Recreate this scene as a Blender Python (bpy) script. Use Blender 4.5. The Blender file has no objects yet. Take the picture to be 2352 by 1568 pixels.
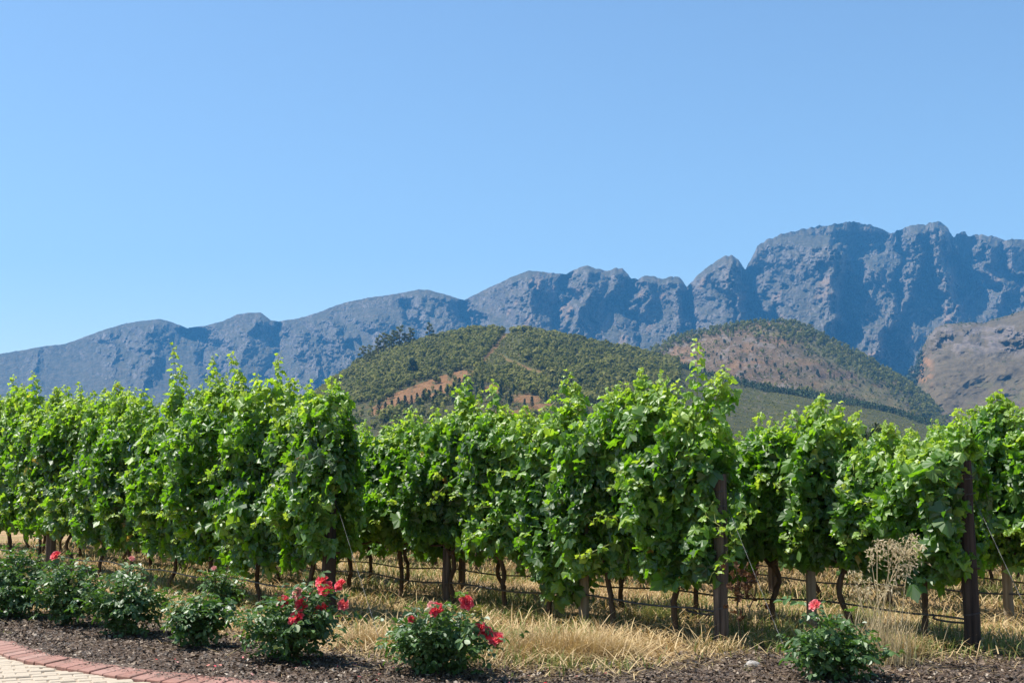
import bpy, math, random
import numpy as np

# ------------------------------------------------------------------ camera, sky, sun, exposure
SC = bpy.context.scene
COL = SC.collection
F = 2900.0            # focal length in units of the 2352 px wide picture frame
HY = 1115.0           # row of the eye level in that frame
CAMH = 1.51
PITCH = math.atan((HY - 784.0) / F)
cam_d = bpy.data.cameras.new('camera')
cam_d.sensor_width = 36.0
cam_d.lens = F / 2352.0 * 36.0
cam_d.clip_start = 0.1
cam_d.clip_end = 30000
cam = bpy.data.objects.new('camera', cam_d)
cam.location = (0, 0, CAMH)
cam.rotation_euler = (math.pi / 2 + PITCH, 0, 0)
COL.objects.link(cam)
SC.camera = cam

SUN_EL = math.radians(60)
SUN_AZ = math.radians(-76)        # from +Y (view direction), negative = to the left
w = bpy.data.worlds.new('World')
SC.world = w
w.use_nodes = True
wn = w.node_tree
sky = wn.nodes.new('ShaderNodeTexSky')
sky.sky_type = 'NISHITA'
sky.sun_disc = False
sky.sun_elevation = SUN_EL
sky.sun_rotation = SUN_AZ
sky.altitude = 300
sky.air_density = 1.3
sky.dust_density = 0.1
sky.ozone_density = 4.2
wn.nodes['Background'].inputs['Strength'].default_value = 0.080
wn.links.new(sky.outputs[0], wn.nodes['Background'].inputs[0])

sun_d = bpy.data.lights.new('sun', 'SUN')
sun_d.energy = 5.0
sun_d.angle = math.radians(0.5)
sun_d.color = (1.0, 0.95, 0.87)
sun = bpy.data.objects.new('sun', sun_d)
sv = (math.cos(SUN_EL) * math.sin(SUN_AZ), math.cos(SUN_EL) * math.cos(SUN_AZ), math.sin(SUN_EL))
from mathutils import Vector
sun.rotation_euler = Vector(sv).to_track_quat('Z', 'Y').to_euler()
COL.objects.link(sun)

SC.view_settings.view_transform = 'Standard'
SC.view_settings.look = 'None'
SC.view_settings.exposure = 1.0
SC.view_settings.gamma = 1.0
SC.cycles.max_bounces = 8
SC.cycles.diffuse_bounces = 1
SC.cycles.transmission_bounces = 2
SC.cycles.transparent_max_bounces = 8
SC.cycles.volume_bounces = 0
SC.cycles.use_denoising = True
SC.cycles.use_adaptive_sampling = True
SC.cycles.adaptive_threshold = 0.015

rng = np.random.default_rng(11)
random.seed(11)

# ------------------------------------------------------------------ picture <-> place
cp, sp = math.cos(PITCH), math.sin(PITCH)
def ray(x, y):
    dx = (np.asarray(x, float) - 1176.0) / F
    dy = (784.0 - np.asarray(y, float)) / F
    yy = cp - dy * sp
    return dx / yy, (sp + dy * cp) / yy          # X and Z per metre of Y
def at(x, y, Y):
    a, b = ray(x, y)
    return np.array([a * Y, Y + 0 * a, CAMH + b * Y])
def ground(x, y, z=0.0):
    a, b = ray(x, y)
    Y = (z - CAMH) / b
    return np.array([a * Y, Y, z])
def proj(X, Y, Z):
    Z = Z - CAMH
    fz = Y * cp + Z * sp
    up = -Y * sp + Z * cp
    return 1176 + F * X / fz, 784 - F * up / fz

# ------------------------------------------------------------------ noise
def _h(ix, iy, s):
    n = (ix.astype(np.int64) * 374761393 + iy.astype(np.int64) * 668265263 + s * 974634777) & 0xffffffff
    n = ((n ^ (n >> 13)) * 1274126177) & 0xffffffff
    n = n ^ (n >> 16)
    return (n & 0xffff) / 65535.0
def vnoise(x, y, s=0):
    x = np.asarray(x, float); y = np.asarray(y, float)
    x, y = np.broadcast_arrays(x, y)
    ix = np.floor(x); iy = np.floor(y)
    fx = x - ix; fy = y - iy
    fx = fx * fx * fx * (fx * (fx * 6 - 15) + 10); fy = fy * fy * fy * (fy * (fy * 6 - 15) + 10)
    a = _h(ix, iy, s); b = _h(ix + 1, iy, s); c = _h(ix, iy + 1, s); d = _h(ix + 1, iy + 1, s)
    return (a * (1 - fx) + b * fx) * (1 - fy) + (c * (1 - fx) + d * fx) * fy
def fbm(x, y, o=4, s=0, g=0.5):
    v = 0; a = 1; t = 0
    for i in range(o):
        v = v + a * vnoise(x * 2 ** i + 17.3 * i, y * 2 ** i + 5.1 * i, s + i); t += a; a *= g
    return v / t
def ridged(x, y, o=4, s=0, g=0.5):
    v = 0; a = 1; t = 0
    for i in range(o):
        v = v + a * (1 - np.abs(2 * vnoise(x * 2 ** i + 9.7 * i, y * 2 ** i + 3.3 * i, s + i) - 1)); t += a; a *= g
    return v / t
def in_poly(x, y, poly):
    x = np.asarray(x, float); y = np.asarray(y, float)
    r = np.zeros(np.broadcast(x, y).shape, bool)
    n = len(poly)
    for i in range(n):
        x1, y1 = poly[i]; x2, y2 = poly[(i + 1) % n]
        if y1 == y2: continue
        c = ((y1 > y) != (y2 > y)) & (x < (x2 - x1) * (y - y1) / (y2 - y1) + x1)
        r ^= c
    return r
def poly_d(x, y, pts):
    """distance to an open polyline"""
    best = np.full(np.broadcast(x, y).shape, 1e9)
    for (x1, y1), (x2, y2) in zip(pts[:-1], pts[1:]):
        L = (x2 - x1) ** 2 + (y2 - y1) ** 2
        t = np.clip(((x - x1) * (x2 - x1) + (y - y1) * (y2 - y1)) / L, 0, 1)
        best = np.minimum(best, np.hypot(x - x1 - t * (x2 - x1), y - y1 - t * (y2 - y1)))
    return best
def sst(a, b, x):
    t = np.clip((x - a) / (b - a), 0, 1)
    return t * t * (3 - 2 * t)
def unit(v):
    return v / np.maximum(np.linalg.norm(v, axis=-1, keepdims=True), 1e-9)

# ------------------------------------------------------------------ mesh building
class MB:
    def __init__(self):
        self.v = []; self.f = []; self.a = {}; self.n = 0; self.mi = []
    def add(self, V, Fs, mat=0, **attr):
        V = np.asarray(V, np.float32).reshape(-1, 3)
        Fs = Fs if isinstance(Fs, list) else [Fs]
        for k in attr:
            if k not in self.a: self.a[k] = [np.zeros(self.n, np.float32)] if self.n else []
        for k in self.a:
            val = attr.get(k, 0.0)
            self.a[k].append(np.broadcast_to(np.asarray(val, np.float32), (len(V),)))
        for f in Fs:
            f = np.asarray(f, np.int64)
            self.f.append(f + self.n); self.mi.append(np.full(len(f), mat, np.int32))
        self.v.append(V); self.n += len(V)
        return self
    def mesh(self, name, mats, smooth=False):
        V = np.concatenate(self.v)
        me = bpy.data.meshes.new(name)
        me.vertices.add(len(V)); me.vertices.foreach_set('co', V.ravel())
        loops = np.concatenate([f.ravel() for f in self.f]).astype(np.int32)
        tot = np.concatenate([np.full(len(f), f.shape[1], np.int32) for f in self.f])
        st = np.concatenate([[0], np.cumsum(tot)[:-1]]).astype(np.int32)
        me.loops.add(len(loops)); me.loops.foreach_set('vertex_index', loops)
        me.polygons.add(len(tot)); me.polygons.foreach_set('loop_start', st); me.polygons.foreach_set('loop_total', tot)
        me.polygons.foreach_set('use_smooth', np.full(len(tot), bool(smooth)))
        mats = mats if isinstance(mats, (list, tuple)) else [mats]
        for m in mats: me.materials.append(m)
        if len(mats) > 1: me.polygons.foreach_set('material_index', np.concatenate(self.mi))
        for k, l in self.a.items():
            at_ = me.attributes.new(k, 'FLOAT', 'POINT')
            at_.data.foreach_set('value', np.concatenate(l).astype(np.float32))
        me.update(calc_edges=True)
        return me
    def build(self, name, mats, parent=None, smooth=False, loc=None):
        o = bpy.data.objects.new(name, self.mesh(name, mats, smooth))
        COL.objects.link(o)
        if parent is not None: o.parent = parent
        if loc is not None: o.location = loc
        return o

def empty(name, label, cat, loc=(0, 0, 0), rz=0.0, group=None):
    o = bpy.data.objects.new(name, None)
    COL.objects.link(o); o.location = [float(c) for c in loc]; o.rotation_euler = (0, 0, rz)
    o.empty_display_size = 0.1
    return tag(o, label, cat, group)
def tag(o, label=None, cat=None, group=None, kind=None):
    if label: o['label'] = label
    if cat: o['category'] = cat
    if group: o['group'] = group
    if kind: o['kind'] = kind
    return o
def child(name, me, parent):
    o = bpy.data.objects.new(name, me); COL.objects.link(o); o.parent = parent
    return o
def dup(root, loc, rz=0.0, sc=(1, 1, 1), label=None, group=None):
    c = root.copy(); COL.objects.link(c)
    c.location = [float(k) for k in loc]; c.rotation_euler = (0, 0, rz); c.scale = sc
    if label: c['label'] = label
    if group: c['group'] = group
    for ch in KIDS[root.name]:
        d = ch.copy(); COL.objects.link(d); d.parent = c
    return c
KIDS = {}

def tube(path, rad, n=6, cap=True):
    path = np.asarray(path, float); m = len(path)
    rad = np.broadcast_to(np.asarray(rad, float), (m,))
    t = unit(np.gradient(path, axis=0))
    ref = np.array([0.0, 0, 1]) if abs(t[0][2]) < 0.8 else np.array([1.0, 0, 0])
    V = []
    a = np.linspace(0, 2 * np.pi, n, endpoint=False)
    for i in range(m):
        u = unit(np.cross(ref, t[i])); v = np.cross(t[i], u)
        V.append(path[i] + rad[i] * (np.cos(a)[:, None] * u + np.sin(a)[:, None] * v))
    V = np.concatenate(V)
    i, j = np.meshgrid(np.arange(m - 1), np.arange(n), indexing='ij')
    q = np.stack([i * n + j, i * n + (j + 1) % n, (i + 1) * n + (j + 1) % n, (i + 1) * n + j], -1).reshape(-1, 4)
    Fs = [q]
    if cap: Fs.append(np.array([np.arange(n)[::-1], (m - 1) * n + np.arange(n)]))
    return V, Fs

def frames(nrm, tip):
    z = unit(nrm)
    y = unit(tip - (tip * z).sum(-1, keepdims=True) * z)
    x = np.cross(y, z)
    return x, y, z
def scatter(tmpl, faces, pos, nrm, tip, size, pick):
    """copies of small templates (K, nv, 3) as one vertex/face array"""
    x, y, z = frames(nrm, tip)
    T = tmpl[pick] * np.asarray(size)[:, None, None]
    V = pos[:, None] + T[..., 0:1] * x[:, None] + T[..., 1:2] * y[:, None] + T[..., 2:3] * z[:, None]
    N, nv = T.shape[:2]
    Fa = (faces[None] + (np.arange(N) * nv)[:, None, None]).reshape(-1, faces.shape[1])
    return V.reshape(-1, 3), Fa
def curve_pts(P, n):
    """Catmull-Rom through a few points"""
    P = np.asarray(P, float)
    Q = np.vstack([2 * P[0] - P[1], P, 2 * P[-1] - P[-2]])
    out = []
    for u in np.linspace(0, len(P) - 1 - 1e-9, n):
        i = int(u); t = u - i
        a, b, c, d = Q[i], Q[i + 1], Q[i + 2], Q[i + 3]
        out.append(0.5 * (2 * b + (c - a) * t + (2 * a - 5 * b + 4 * c - d) * t * t + (3 * b - a - 3 * c + d) * t ** 3))
    return np.array(out)

# ------------------------------------------------------------------ materials
def new_mat(name):
    m = bpy.data.materials.new(name); m.use_nodes = True
    nt = m.node_tree
    return m, nt, nt.nodes['Principled BSDF'], nt.nodes['Material Output']
def nd(nt, typ, **kw):
    n = nt.nodes.new(typ)
    for k, v in kw.items():
        if k.startswith('i_'):
            n.inputs[k[2:]].default_value = v
        else: setattr(n, k, v)
    return n
def ramp(nt, fac, stops):
    r = nt.nodes.new('ShaderNodeValToRGB')
    e = r.color_ramp.elements
    while len(e) < len(stops): e.new(0.5)
    for i, (p, c) in enumerate(stops):
        e[i].position = p; e[i].color = (*c, 1) if len(c) == 3 else c
    nt.links.new(fac, r.inputs[0])
    return r.outputs[0]
def noise(nt, scale, detail=4, rough=0.55, coord='Object', dist=0.0):
    tc = nt.nodes.new('ShaderNodeTexCoord')
    n = nd(nt, 'ShaderNodeTexNoise', i_Scale=scale, i_Detail=detail, i_Roughness=rough, i_Distortion=dist)
    nt.links.new(tc.outputs[coord], n.inputs['Vector'])
    return n.outputs['Fac']
def mix(nt, fac, a, b, mode='MIX'):
    m = nt.nodes.new('ShaderNodeMix'); m.data_type = 'RGBA'; m.blend_type = mode
    for sock, v in ((m.inputs[0], fac), (m.inputs[6], a), (m.inputs[7], b)):
        if isinstance(v, (int, float)): sock.default_value = v
        elif isinstance(v, tuple): sock.default_value = (*v, 1)
        else: nt.links.new(v, sock)
    return m.outputs[2]
def attr(nt, name):
    a = nt.nodes.new('ShaderNodeAttribute'); a.attribute_name = name
    return a.outputs['Fac']
def bump(nt, b, h, strength=0.5, dist=0.02):
    n = nd(nt, 'ShaderNodeBump', i_Strength=strength, i_Distance=dist)
    nt.links.new(h, n.inputs['Height']); nt.links.new(n.outputs[0], b.inputs['Normal'])

def leaf_mat(name, stops, tstops, rough=0.42, trans=0.4, spec=0.5):
    m, nt, b, out = new_mat(name)
    t = attr(nt, 'tint')
    nt.links.new(ramp(nt, t, stops), b.inputs['Base Color'])
    b.inputs['Roughness'].default_value = rough
    b.inputs['Specular IOR Level'].default_value = spec
    tr = nt.nodes.new('ShaderNodeBsdfTranslucent')
    nt.links.new(ramp(nt, t, tstops), tr.inputs[0])
    mx = nt.nodes.new('ShaderNodeMixShader'); mx.inputs[0].default_value = trans
    nt.links.new(b.outputs[0], mx.inputs[1]); nt.links.new(tr.outputs[0], mx.inputs[2])
    nt.links.new(mx.outputs[0], out.inputs[0])
    return m
def plain_mat(name, c1, c2, scale=8.0, rough=0.8, bmp=0.0, spec=0.3, detail=5, stretch=None):
    m, nt, b, out = new_mat(name)
    if stretch:
        tc = nt.nodes.new('ShaderNodeTexCoord')
        mp = nd(nt, 'ShaderNodeMapping'); mp.inputs['Scale'].default_value = stretch
        nt.links.new(tc.outputs['Object'], mp.inputs[0])
        n = nd(nt, 'ShaderNodeTexNoise', i_Scale=scale, i_Detail=detail, i_Roughness=0.6)
        nt.links.new(mp.outputs[0], n.inputs['Vector']); h = n.outputs['Fac']
    else: h = noise(nt, scale, detail)
    nt.links.new(ramp(nt, h, [(0.3, c1), (0.7, c2)]), b.inputs['Base Color'])
    b.inputs['Roughness'].default_value = rough
    b.inputs['Specular IOR Level'].default_value = spec
    if bmp: bump(nt, b, h, bmp, 0.01)
    return m

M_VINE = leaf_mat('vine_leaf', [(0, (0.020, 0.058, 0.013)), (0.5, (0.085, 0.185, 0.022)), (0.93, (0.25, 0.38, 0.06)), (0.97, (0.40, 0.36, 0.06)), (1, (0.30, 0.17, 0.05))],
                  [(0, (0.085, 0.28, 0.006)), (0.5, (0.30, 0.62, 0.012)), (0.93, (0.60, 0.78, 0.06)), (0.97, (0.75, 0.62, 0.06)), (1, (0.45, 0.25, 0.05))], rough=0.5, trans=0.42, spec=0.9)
M_ROSE = leaf_mat('rose_leaf', [(0, (0.038, 0.085, 0.026)), (0.6, (0.085, 0.165, 0.042)), (0.9, (0.09, 0.16, 0.03)), (1, (0.16, 0.07, 0.03))],
                  [(0, (0.06, 0.17, 0.015)), (0.6, (0.14, 0.30, 0.02)), (1, (0.25, 0.25, 0.04))], rough=0.46, trans=0.28, spec=0.55)
M_GRASS = leaf_mat('dry_grass', [(0, (0.22, 0.145, 0.07)), (0.35, (0.42, 0.29, 0.14)), (0.62, (0.60, 0.46, 0.25)), (0.75, (0.22, 0.22, 0.06)), (1, (0.10, 0.16, 0.035))],
                   [(0, (0.25, 0.15, 0.05)), (0.6, (0.5, 0.34, 0.12)), (1, (0.16, 0.28, 0.04))], rough=0.6, trans=0.25, spec=0.3)
M_OAT = leaf_mat('oat_straw', [(0, (0.45, 0.34, 0.16)), (1, (0.85, 0.74, 0.52))], [(0, (0.5, 0.38, 0.16)), (1, (0.9, 0.78, 0.52))], rough=0.5, trans=0.4)
M_DEAD = leaf_mat('dead_leaf', [(0, (0.05, 0.025, 0.013)), (1, (0.14, 0.07, 0.035))], [(0, (0.06, 0.03, 0.01)), (1, (0.14, 0.07, 0.03))], rough=0.7, trans=0.2, spec=0.2)
M_BARK = plain_mat('vine_bark', (0.035, 0.022, 0.014), (0.12, 0.08, 0.05), 22, 0.9, 0.8, stretch=(1, 1, 0.15))
M_CANE = plain_mat('green_cane', (0.14, 0.2, 0.04), (0.26, 0.28, 0.07), 10, 0.5)
M_STEM = plain_mat('rose_stem', (0.05, 0.09, 0.03), (0.12, 0.10, 0.05), 20, 0.6)
M_POST = plain_mat('brown_post_wood', (0.022, 0.016, 0.013), (0.17, 0.13, 0.105), 26, 0.85, 0.6, stretch=(1, 1, 0.06))
M_POST_SHADE = plain_mat('shaded_post_wood', (0.010, 0.007, 0.006), (0.065, 0.044, 0.034), 26, 0.85, 0.6, stretch=(1, 1, 0.06))  # post wood with the shade on two end posts put into its colour
M_POSTG = plain_mat('grey_post_wood', (0.13, 0.10, 0.07), (0.30, 0.25, 0.18), 20, 0.85, 0.6, stretch=(1, 1, 0.06))
M_HOSE = plain_mat('black_hose', (0.018, 0.018, 0.020), (0.04, 0.04, 0.045), 30, 0.35, spec=0.6)
M_WIRE = plain_mat('galvanised_wire', (0.05, 0.05, 0.053), (0.11, 0.11, 0.115), 60, 0.45); M_WIRE.node_tree.nodes['Principled BSDF'].inputs['Metallic'].default_value = 0.2
M_STONE = plain_mat('stone', (0.22, 0.20, 0.18), (0.38, 0.36, 0.33), 12, 0.85, 0.5)

# ------------------------------------------------------------------ terrain: mountains and hills
def grid_faces(nu, nv):
    i, j = np.meshgrid(np.arange(nu - 1), np.arange(nv - 1), indexing='ij')
    return np.stack([i * nv + j, (i + 1) * nv + j, (i + 1) * nv + j + 1, i * nv + j + 1], -1).reshape(-1, 4)

RIDGE = [(-300, 880), (-200, 860), (-100, 835), (0, 812), (60, 803), (100, 795), (150, 790), (190, 775), (240, 757), (290, 742), (340, 735), (370, 732),
         (400, 742), (430, 753), (470, 748), (510, 738), (545, 722), (575, 718), (600, 718), (622, 735), (640, 738), (690, 730), (740, 715), (752, 709), (790, 695),
         (850, 683), (920, 673), (960, 665), (985, 666), (1020, 675), (1050, 685), (1066, 689), (1100, 672), (1150, 648), (1190, 630), (1215, 622),
         (1240, 623), (1270, 627), (1300, 630), (1320, 618), (1350, 610), (1375, 618), (1395, 622), (1415, 615), (1430, 617), (1449, 638), (1465, 641),
         (1480, 632), (1500, 634), (1520, 640), (1545, 635), (1560, 636), (1577, 657), (1600, 635), (1630, 610), (1665, 588), (1680, 586), (1697, 598),
         (1712, 619), (1725, 595), (1740, 566), (1760, 552), (1800, 535), (1850, 525), (1900, 517), (1950, 509), (1975, 511), (2000, 518), (2030, 530),
         (2052, 536), (2060, 530), (2090, 520), (2115, 514), (2125, 520), (2135, 510), (2155, 508), (2170, 515), (2180, 532), (2192, 547), (2198, 538),
         (2215, 532), (2225, 543), (2250, 537), (2290, 545), (2310, 552), (2330, 548), (2352, 550), (2420, 566), (2520, 600), (2700, 650)]
# spurs (+) and gullies (-) running down the face: points, half width on the left, on the right, metres towards the viewer
SPURS = [
    ([(1684, 588), (1690, 650), (1695, 740), (1685, 800)], 120, 40, 330), ([(1712, 618), (1730, 670), (1750, 735), (1760, 800)], 22, 26, -330),
    ([(1650, 650), (1675, 700), (1690, 760)], 14, 22, -120),
    ([(1760, 552), (1785, 640), (1795, 740), (1790, 800)], 40, 24, 70), ([(1905, 552), (1912, 620), (1905, 700), (1885, 790)], 160, 48, 470),
    ([(1950, 540), (1960, 640), (1950, 740), (1960, 800)], 60, 60, -260), ([(1985, 600), (1995, 660), (1990, 730), (1975, 800)], 34, 34, 200),
    ([(2015, 610), (2040, 670), (2035, 740), (2010, 810)], 40, 30, 260), ([(2056, 536), (2064, 600), (2060, 660)], 20, 34, -300),
    ([(2110, 520), (2100, 600), (2090, 680), (2030, 780), (1980, 850)], 60, 30, 280), ([(2128, 522), (2130, 600), (2140, 680)], 10, 14, -130),
    ([(2155, 510), (2160, 590), (2180, 660), (2190, 740)], 40, 40, 280), ([(2192, 548), (2215, 610), (2235, 660)], 24, 50, -260),
    ([(2250, 540), (2270, 620), (2300, 680)], 44, 40, 170), ([(2330, 550), (2350, 640), (2380, 720)], 44, 44, 200),
    ([(1577, 657), (1590, 720), (1600, 790)], 24, 22, -260), ([(1545, 636), (1555, 700), (1560, 780)], 50, 24, 170),
    ([(1490, 634), (1480, 700), (1450, 790)], 55, 40, 170), ([(1449, 640), (1430, 690), (1470, 740)], 30, 50, -200),
    ([(1350, 612), (1350, 680), (1330, 780)], 50, 40, 230), ([(1415, 616), (1410, 650), (1390, 680)], 26, 40, 120), ([(1300, 632), (1300, 700), (1290, 770)], 30, 26, -160),
    ([(1215, 624), (1225, 690), (1250, 780)], 80, 44, 230), ([(1066, 690), (1085, 740), (1100, 800)], 34, 40, -260),
    ([(985, 668), (1030, 730), (1050, 800)], 70, 32, 160), ([(850, 720), (890, 780), (900, 850)], 60, 40, 190), ([(930, 690), (950, 750), (960, 820)], 26, 40, -130),
    ([(750, 730), (790, 780), (795, 860)], 60, 22, 200), ([(700, 760), (712, 800), (710, 870)], 40, 18, 160), ([(745, 770), (752, 820), (748, 880)], 14, 26, -120),
    ([(590, 722), (560, 790), (540, 880)], 60, 50, 150), ([(640, 740), (640, 800), (620, 860)], 34, 40, -120), ([(440, 755), (470, 800), (500, 860)], 40, 60, -180),
    ([(365, 735), (350, 790), (330, 850)], 70, 44, 200), ([(260, 752), (265, 790), (255, 830)], 40, 26, 110), ([(70, 805), (80, 830), (70, 860)], 40, 30, 90),
    ([(2300, 560), (2310, 600), (2330, 640)], 20, 30, -150)]

def build_mountain():
    xs = np.arange(-300, 2700, 2.3); nu = len(xs)
    rx, ry = zip(*RIDGE)
    crest = np.interp(xs, rx, ry)
    crag = sst(1000, 1800, xs) * 0.8 + 0.35
    crest = crest + (fbm(xs / 9.0, 0 * xs, 4, 5) - 0.5) * 7 * crag
    nv = 250
    v = np.linspace(0, 1, nv) ** 0.85
    foot = 1128.0
    X = xs[:, None] + 0 * v[None]
    Yp = foot + (crest[:, None] - foot) * v[None]
    wob = (fbm(X / 60, Yp / 60, 4, 21) - 0.5) * 60
    wob2 = (fbm(X / 22, Yp / 22, 4, 22, .6) - 0.5) * 46
    Xw = X + wob + wob2
    s = v[None]
    right = sst(1050, 1800, X)
    Dc = 5600 - 500 * right + 200 * np.sin(xs / 260.0)[:, None]
    depth = 2800 - 150 * right
    pw = 1.25 + 0.25 * right
    D = Dc - depth * (1 - s) ** pw
    fall = (0.25 + 0.75 * sst(1.0, 0.97, s)) * (0.25 + 0.75 * sst(0.0, 0.30, s))      # spurs fade into the crest and the foot
    B = 0
    for pts, wl, wr, amp in SPURS:
        px = np.interp(Yp, [p[1] for p in pts], [p[0] for p in pts])
        y0, y1 = pts[0][1], pts[-1][1]
        d = Xw - px
        k = np.where(d < 0, 1 + d / wl, 1 - d / wr)
        k = np.clip(k, 0, 1); k = k * (0.55 + 0.45 * k)
        k = k * sst(y1 + 90, y1 - 10, Yp) * sst(y0 - 14, y0 + 18, Yp)
        B = B + 1.15 * amp * k
    nz = ridged(Xw / 85, Yp / 170, 4, 31) - 0.5
    B = B + nz * (110 * right + 70)
    B = B + (ridged((X + 0.35 * Yp) / 34, Yp / 44, 4, 41, 0.6) - 0.5) * (24 + 8 * right)
    B = B + (ridged((X + 0.5 * Yp) / 12, Yp / 10, 3, 51, 0.65) - 0.5) * (9 + 2 * right)
    ob = X * .8 + Yp * .6; oc = X * -.6 + Yp * .8
    B = B + (ridged(ob / 46, oc / 7, 4, 55, .6) - .5) * (9 + 4 * right) + (ridged(ob / 9, oc / 22, 3, 56, .6) - .5) * (7 + 2 * right)
    D = D - B * fall * sst(0, 0.06, s)
    # scree fans smooth the lower part
    P = at(X, Yp, D)
    V = np.moveaxis(P, 0, -1)
    # the far side falls away behind the crest
    back = []
    for k, (dd, zz) in enumerate(((100, 0.93), (300, 0.7), (600, 0.3), (800, -0.02))):
        c = V[:, -1].copy(); c[:, 1] += dd; c[:, 0] *= (c[:, 1] / (c[:, 1] - dd)) ** 0.3; c[:, 2] *= zz
        back.append(c)
    V = np.concatenate([V, np.stack(back, 1)], 1)
    nvt = V.shape[1]
    mb = MB()
    scree = sst(0.55, 0.30, s + (fbm(X / 50, Yp / 50, 4, 61) - 0.5) * 0.35) * (1 - 0.1 * right)
    pad = np.zeros((nu, 4))
    mb.add(V.reshape(-1, 3), grid_faces(nu, nvt), scree=np.concatenate([scree, pad], 1).ravel(),
           ochre=np.concatenate([0.55 * sst(0.64, 0.80, fbm(X / 26 + Yp / 60, Yp / 34, 4, 71)) * sst(1000, 1150, X) * sst(560, 700, Yp), pad], 1).ravel())
    m, nt, b, out = new_mat('mountain_rock')
    r = ramp(nt, noise(nt, 0.012, 9, 0.72, dist=0.4), [(0.30, (0.05, 0.044, 0.038)), (0.46, (0.11, 0.096, 0.083)), (0.6, (0.19, 0.163, 0.142)), (0.75, (0.33, 0.28, 0.235))])
    vg = ramp(nt, noise(nt, 0.03, 7, 0.7), [(0.35, (0.035, 0.036, 0.018)), (0.55, (0.08, 0.07, 0.042)), (0.8, (0.16, 0.12, 0.085))])
    geo = nt.nodes.new('ShaderNodeNewGeometry')
    sx = nt.nodes.new('ShaderNodeSeparateXYZ'); nt.links.new(geo.outputs['Normal'], sx.inputs[0])
    ma = nd(nt, 'ShaderNodeMath', operation='MULTIPLY_ADD'); ma.inputs[1].default_value = 0.9; ma.inputs[2].default_value = -0.25
    nt.links.new(sx.outputs['Z'], ma.inputs[0])
    nm = nd(nt, 'ShaderNodeMath', operation='ADD'); nt.links.new(ma.outputs[0], nm.inputs[0]); nt.links.new(noise(nt, 0.02, 6, 0.7), nm.inputs[1])
    flat = ramp(nt, nm.outputs[0], [(0.7, (0, 0, 0)), (1.0, (1, 1, 1))])
    c = mix(nt, flat, r, vg)
    c = mix(nt, attr(nt, 'scree'), c, vg)
    c = mix(nt, 1.0, c, ramp(nt, noise(nt, 0.075, 6, 0.75), [(0.3, (0.55, 0.55, 0.57)), (0.5, (0.9, 0.9, 0.9)), (0.7, (1.45, 1.4, 1.32))]), 'MULTIPLY')
    c = mix(nt, attr(nt, 'ochre'), c, (0.30, 0.19, 0.115))
    nt.links.new(c, b.inputs['Base Color']); b.inputs['Roughness'].default_value = 0.9; b.inputs['Specular IOR Level'].default_value = 0.2
    bump(nt, b, noise(nt, 0.04, 7, 0.65), 0.8, 16)
    tag(mb.build('mountains', m, smooth=False), 'long range of bare blue-grey rocky mountains along the horizon', 'mountains', kind='structure')
build_mountain()

class Hill:
    """a hill whose front runs from Y = d0 at its foot to Y = d1 at its crest line"""
    def __init__(s, crest, foot, d0, d1, pw, seed, rough=1.0):
        s.cx, s.cy = zip(*crest); s.foot = foot; s.d0 = d0; s.d1 = d1; s.pw = pw; s.seed = seed; s.rough = rough
    def crest(s, x): return np.interp(x, s.cx, s.cy) + (fbm(np.asarray(x, float) / 40.0, 0 * np.asarray(x, float), 3, s.seed) - 0.5) * 5
    def dist(s, x, y):
        v = np.clip((s.foot - y) / (s.foot - s.crest(x)), 0, 1)
        n = (fbm(np.asarray(x) / 75, np.asarray(y) / 50, 4, s.seed + 3) - 0.5) * 2 * s.rough
        return s.d1 - (s.d1 - s.d0) * (1 - v) ** s.pw - n * sst(1, 0.8, v) * sst(0, 0.1, v)
    def pt(s, x, y): return at(x, y, s.dist(x, y))
    def sample(s, n, x0, x1, r):
        """points spread evenly over the ground of the hill, as picture coordinates"""
        x = r.uniform(x0, x1, n); q = r.uniform(0, 1, n)
        v = 1 - q ** (1 / s.pw)
        return x, s.foot + (s.crest(x) - s.foot) * v
    def build(s, name, mat, label, masks, x0, x1, step=2.5, nv=150, rock=None):
        xs = np.arange(x0, x1, step); v = np.linspace(0, 1, nv)
        X = xs[:, None] + 0 * v[None]
        Yp = s.foot + (s.crest(xs)[:, None] - s.foot) * v[None]
        D = s.dist(X, Yp)
        if rock is not None: D = D - rock(X, Yp) * sst(1, 0.97, v[None])
        V = np.moveaxis(at(X, Yp, D), 0, -1)
        bk = []
        for dd, zz in ((0.05, 0.97), (0.15, 0.8), (0.32, 0.4), (0.5, -0.03)):
            c = V[:, -1].copy(); k = 1 + dd * 0.7; c[:, 0] *= k; c[:, 1] *= k; c[:, 2] *= zz; bk.append(c)
        V = np.concatenate([V, np.stack(bk, 1)], 1)
        at_ = {k: np.concatenate([np.clip(f(X, Yp), 0, 1), np.zeros((len(xs), 4))], 1).ravel() for k, f in masks.items()}
        mb = MB(); mb.add(V.reshape(-1, 3), grid_faces(len(xs), nv + 4), **at_)
        return tag(mb.build(name, mat, smooth=rock is None), label, name.replace('_', ' '), kind='structure')

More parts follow.
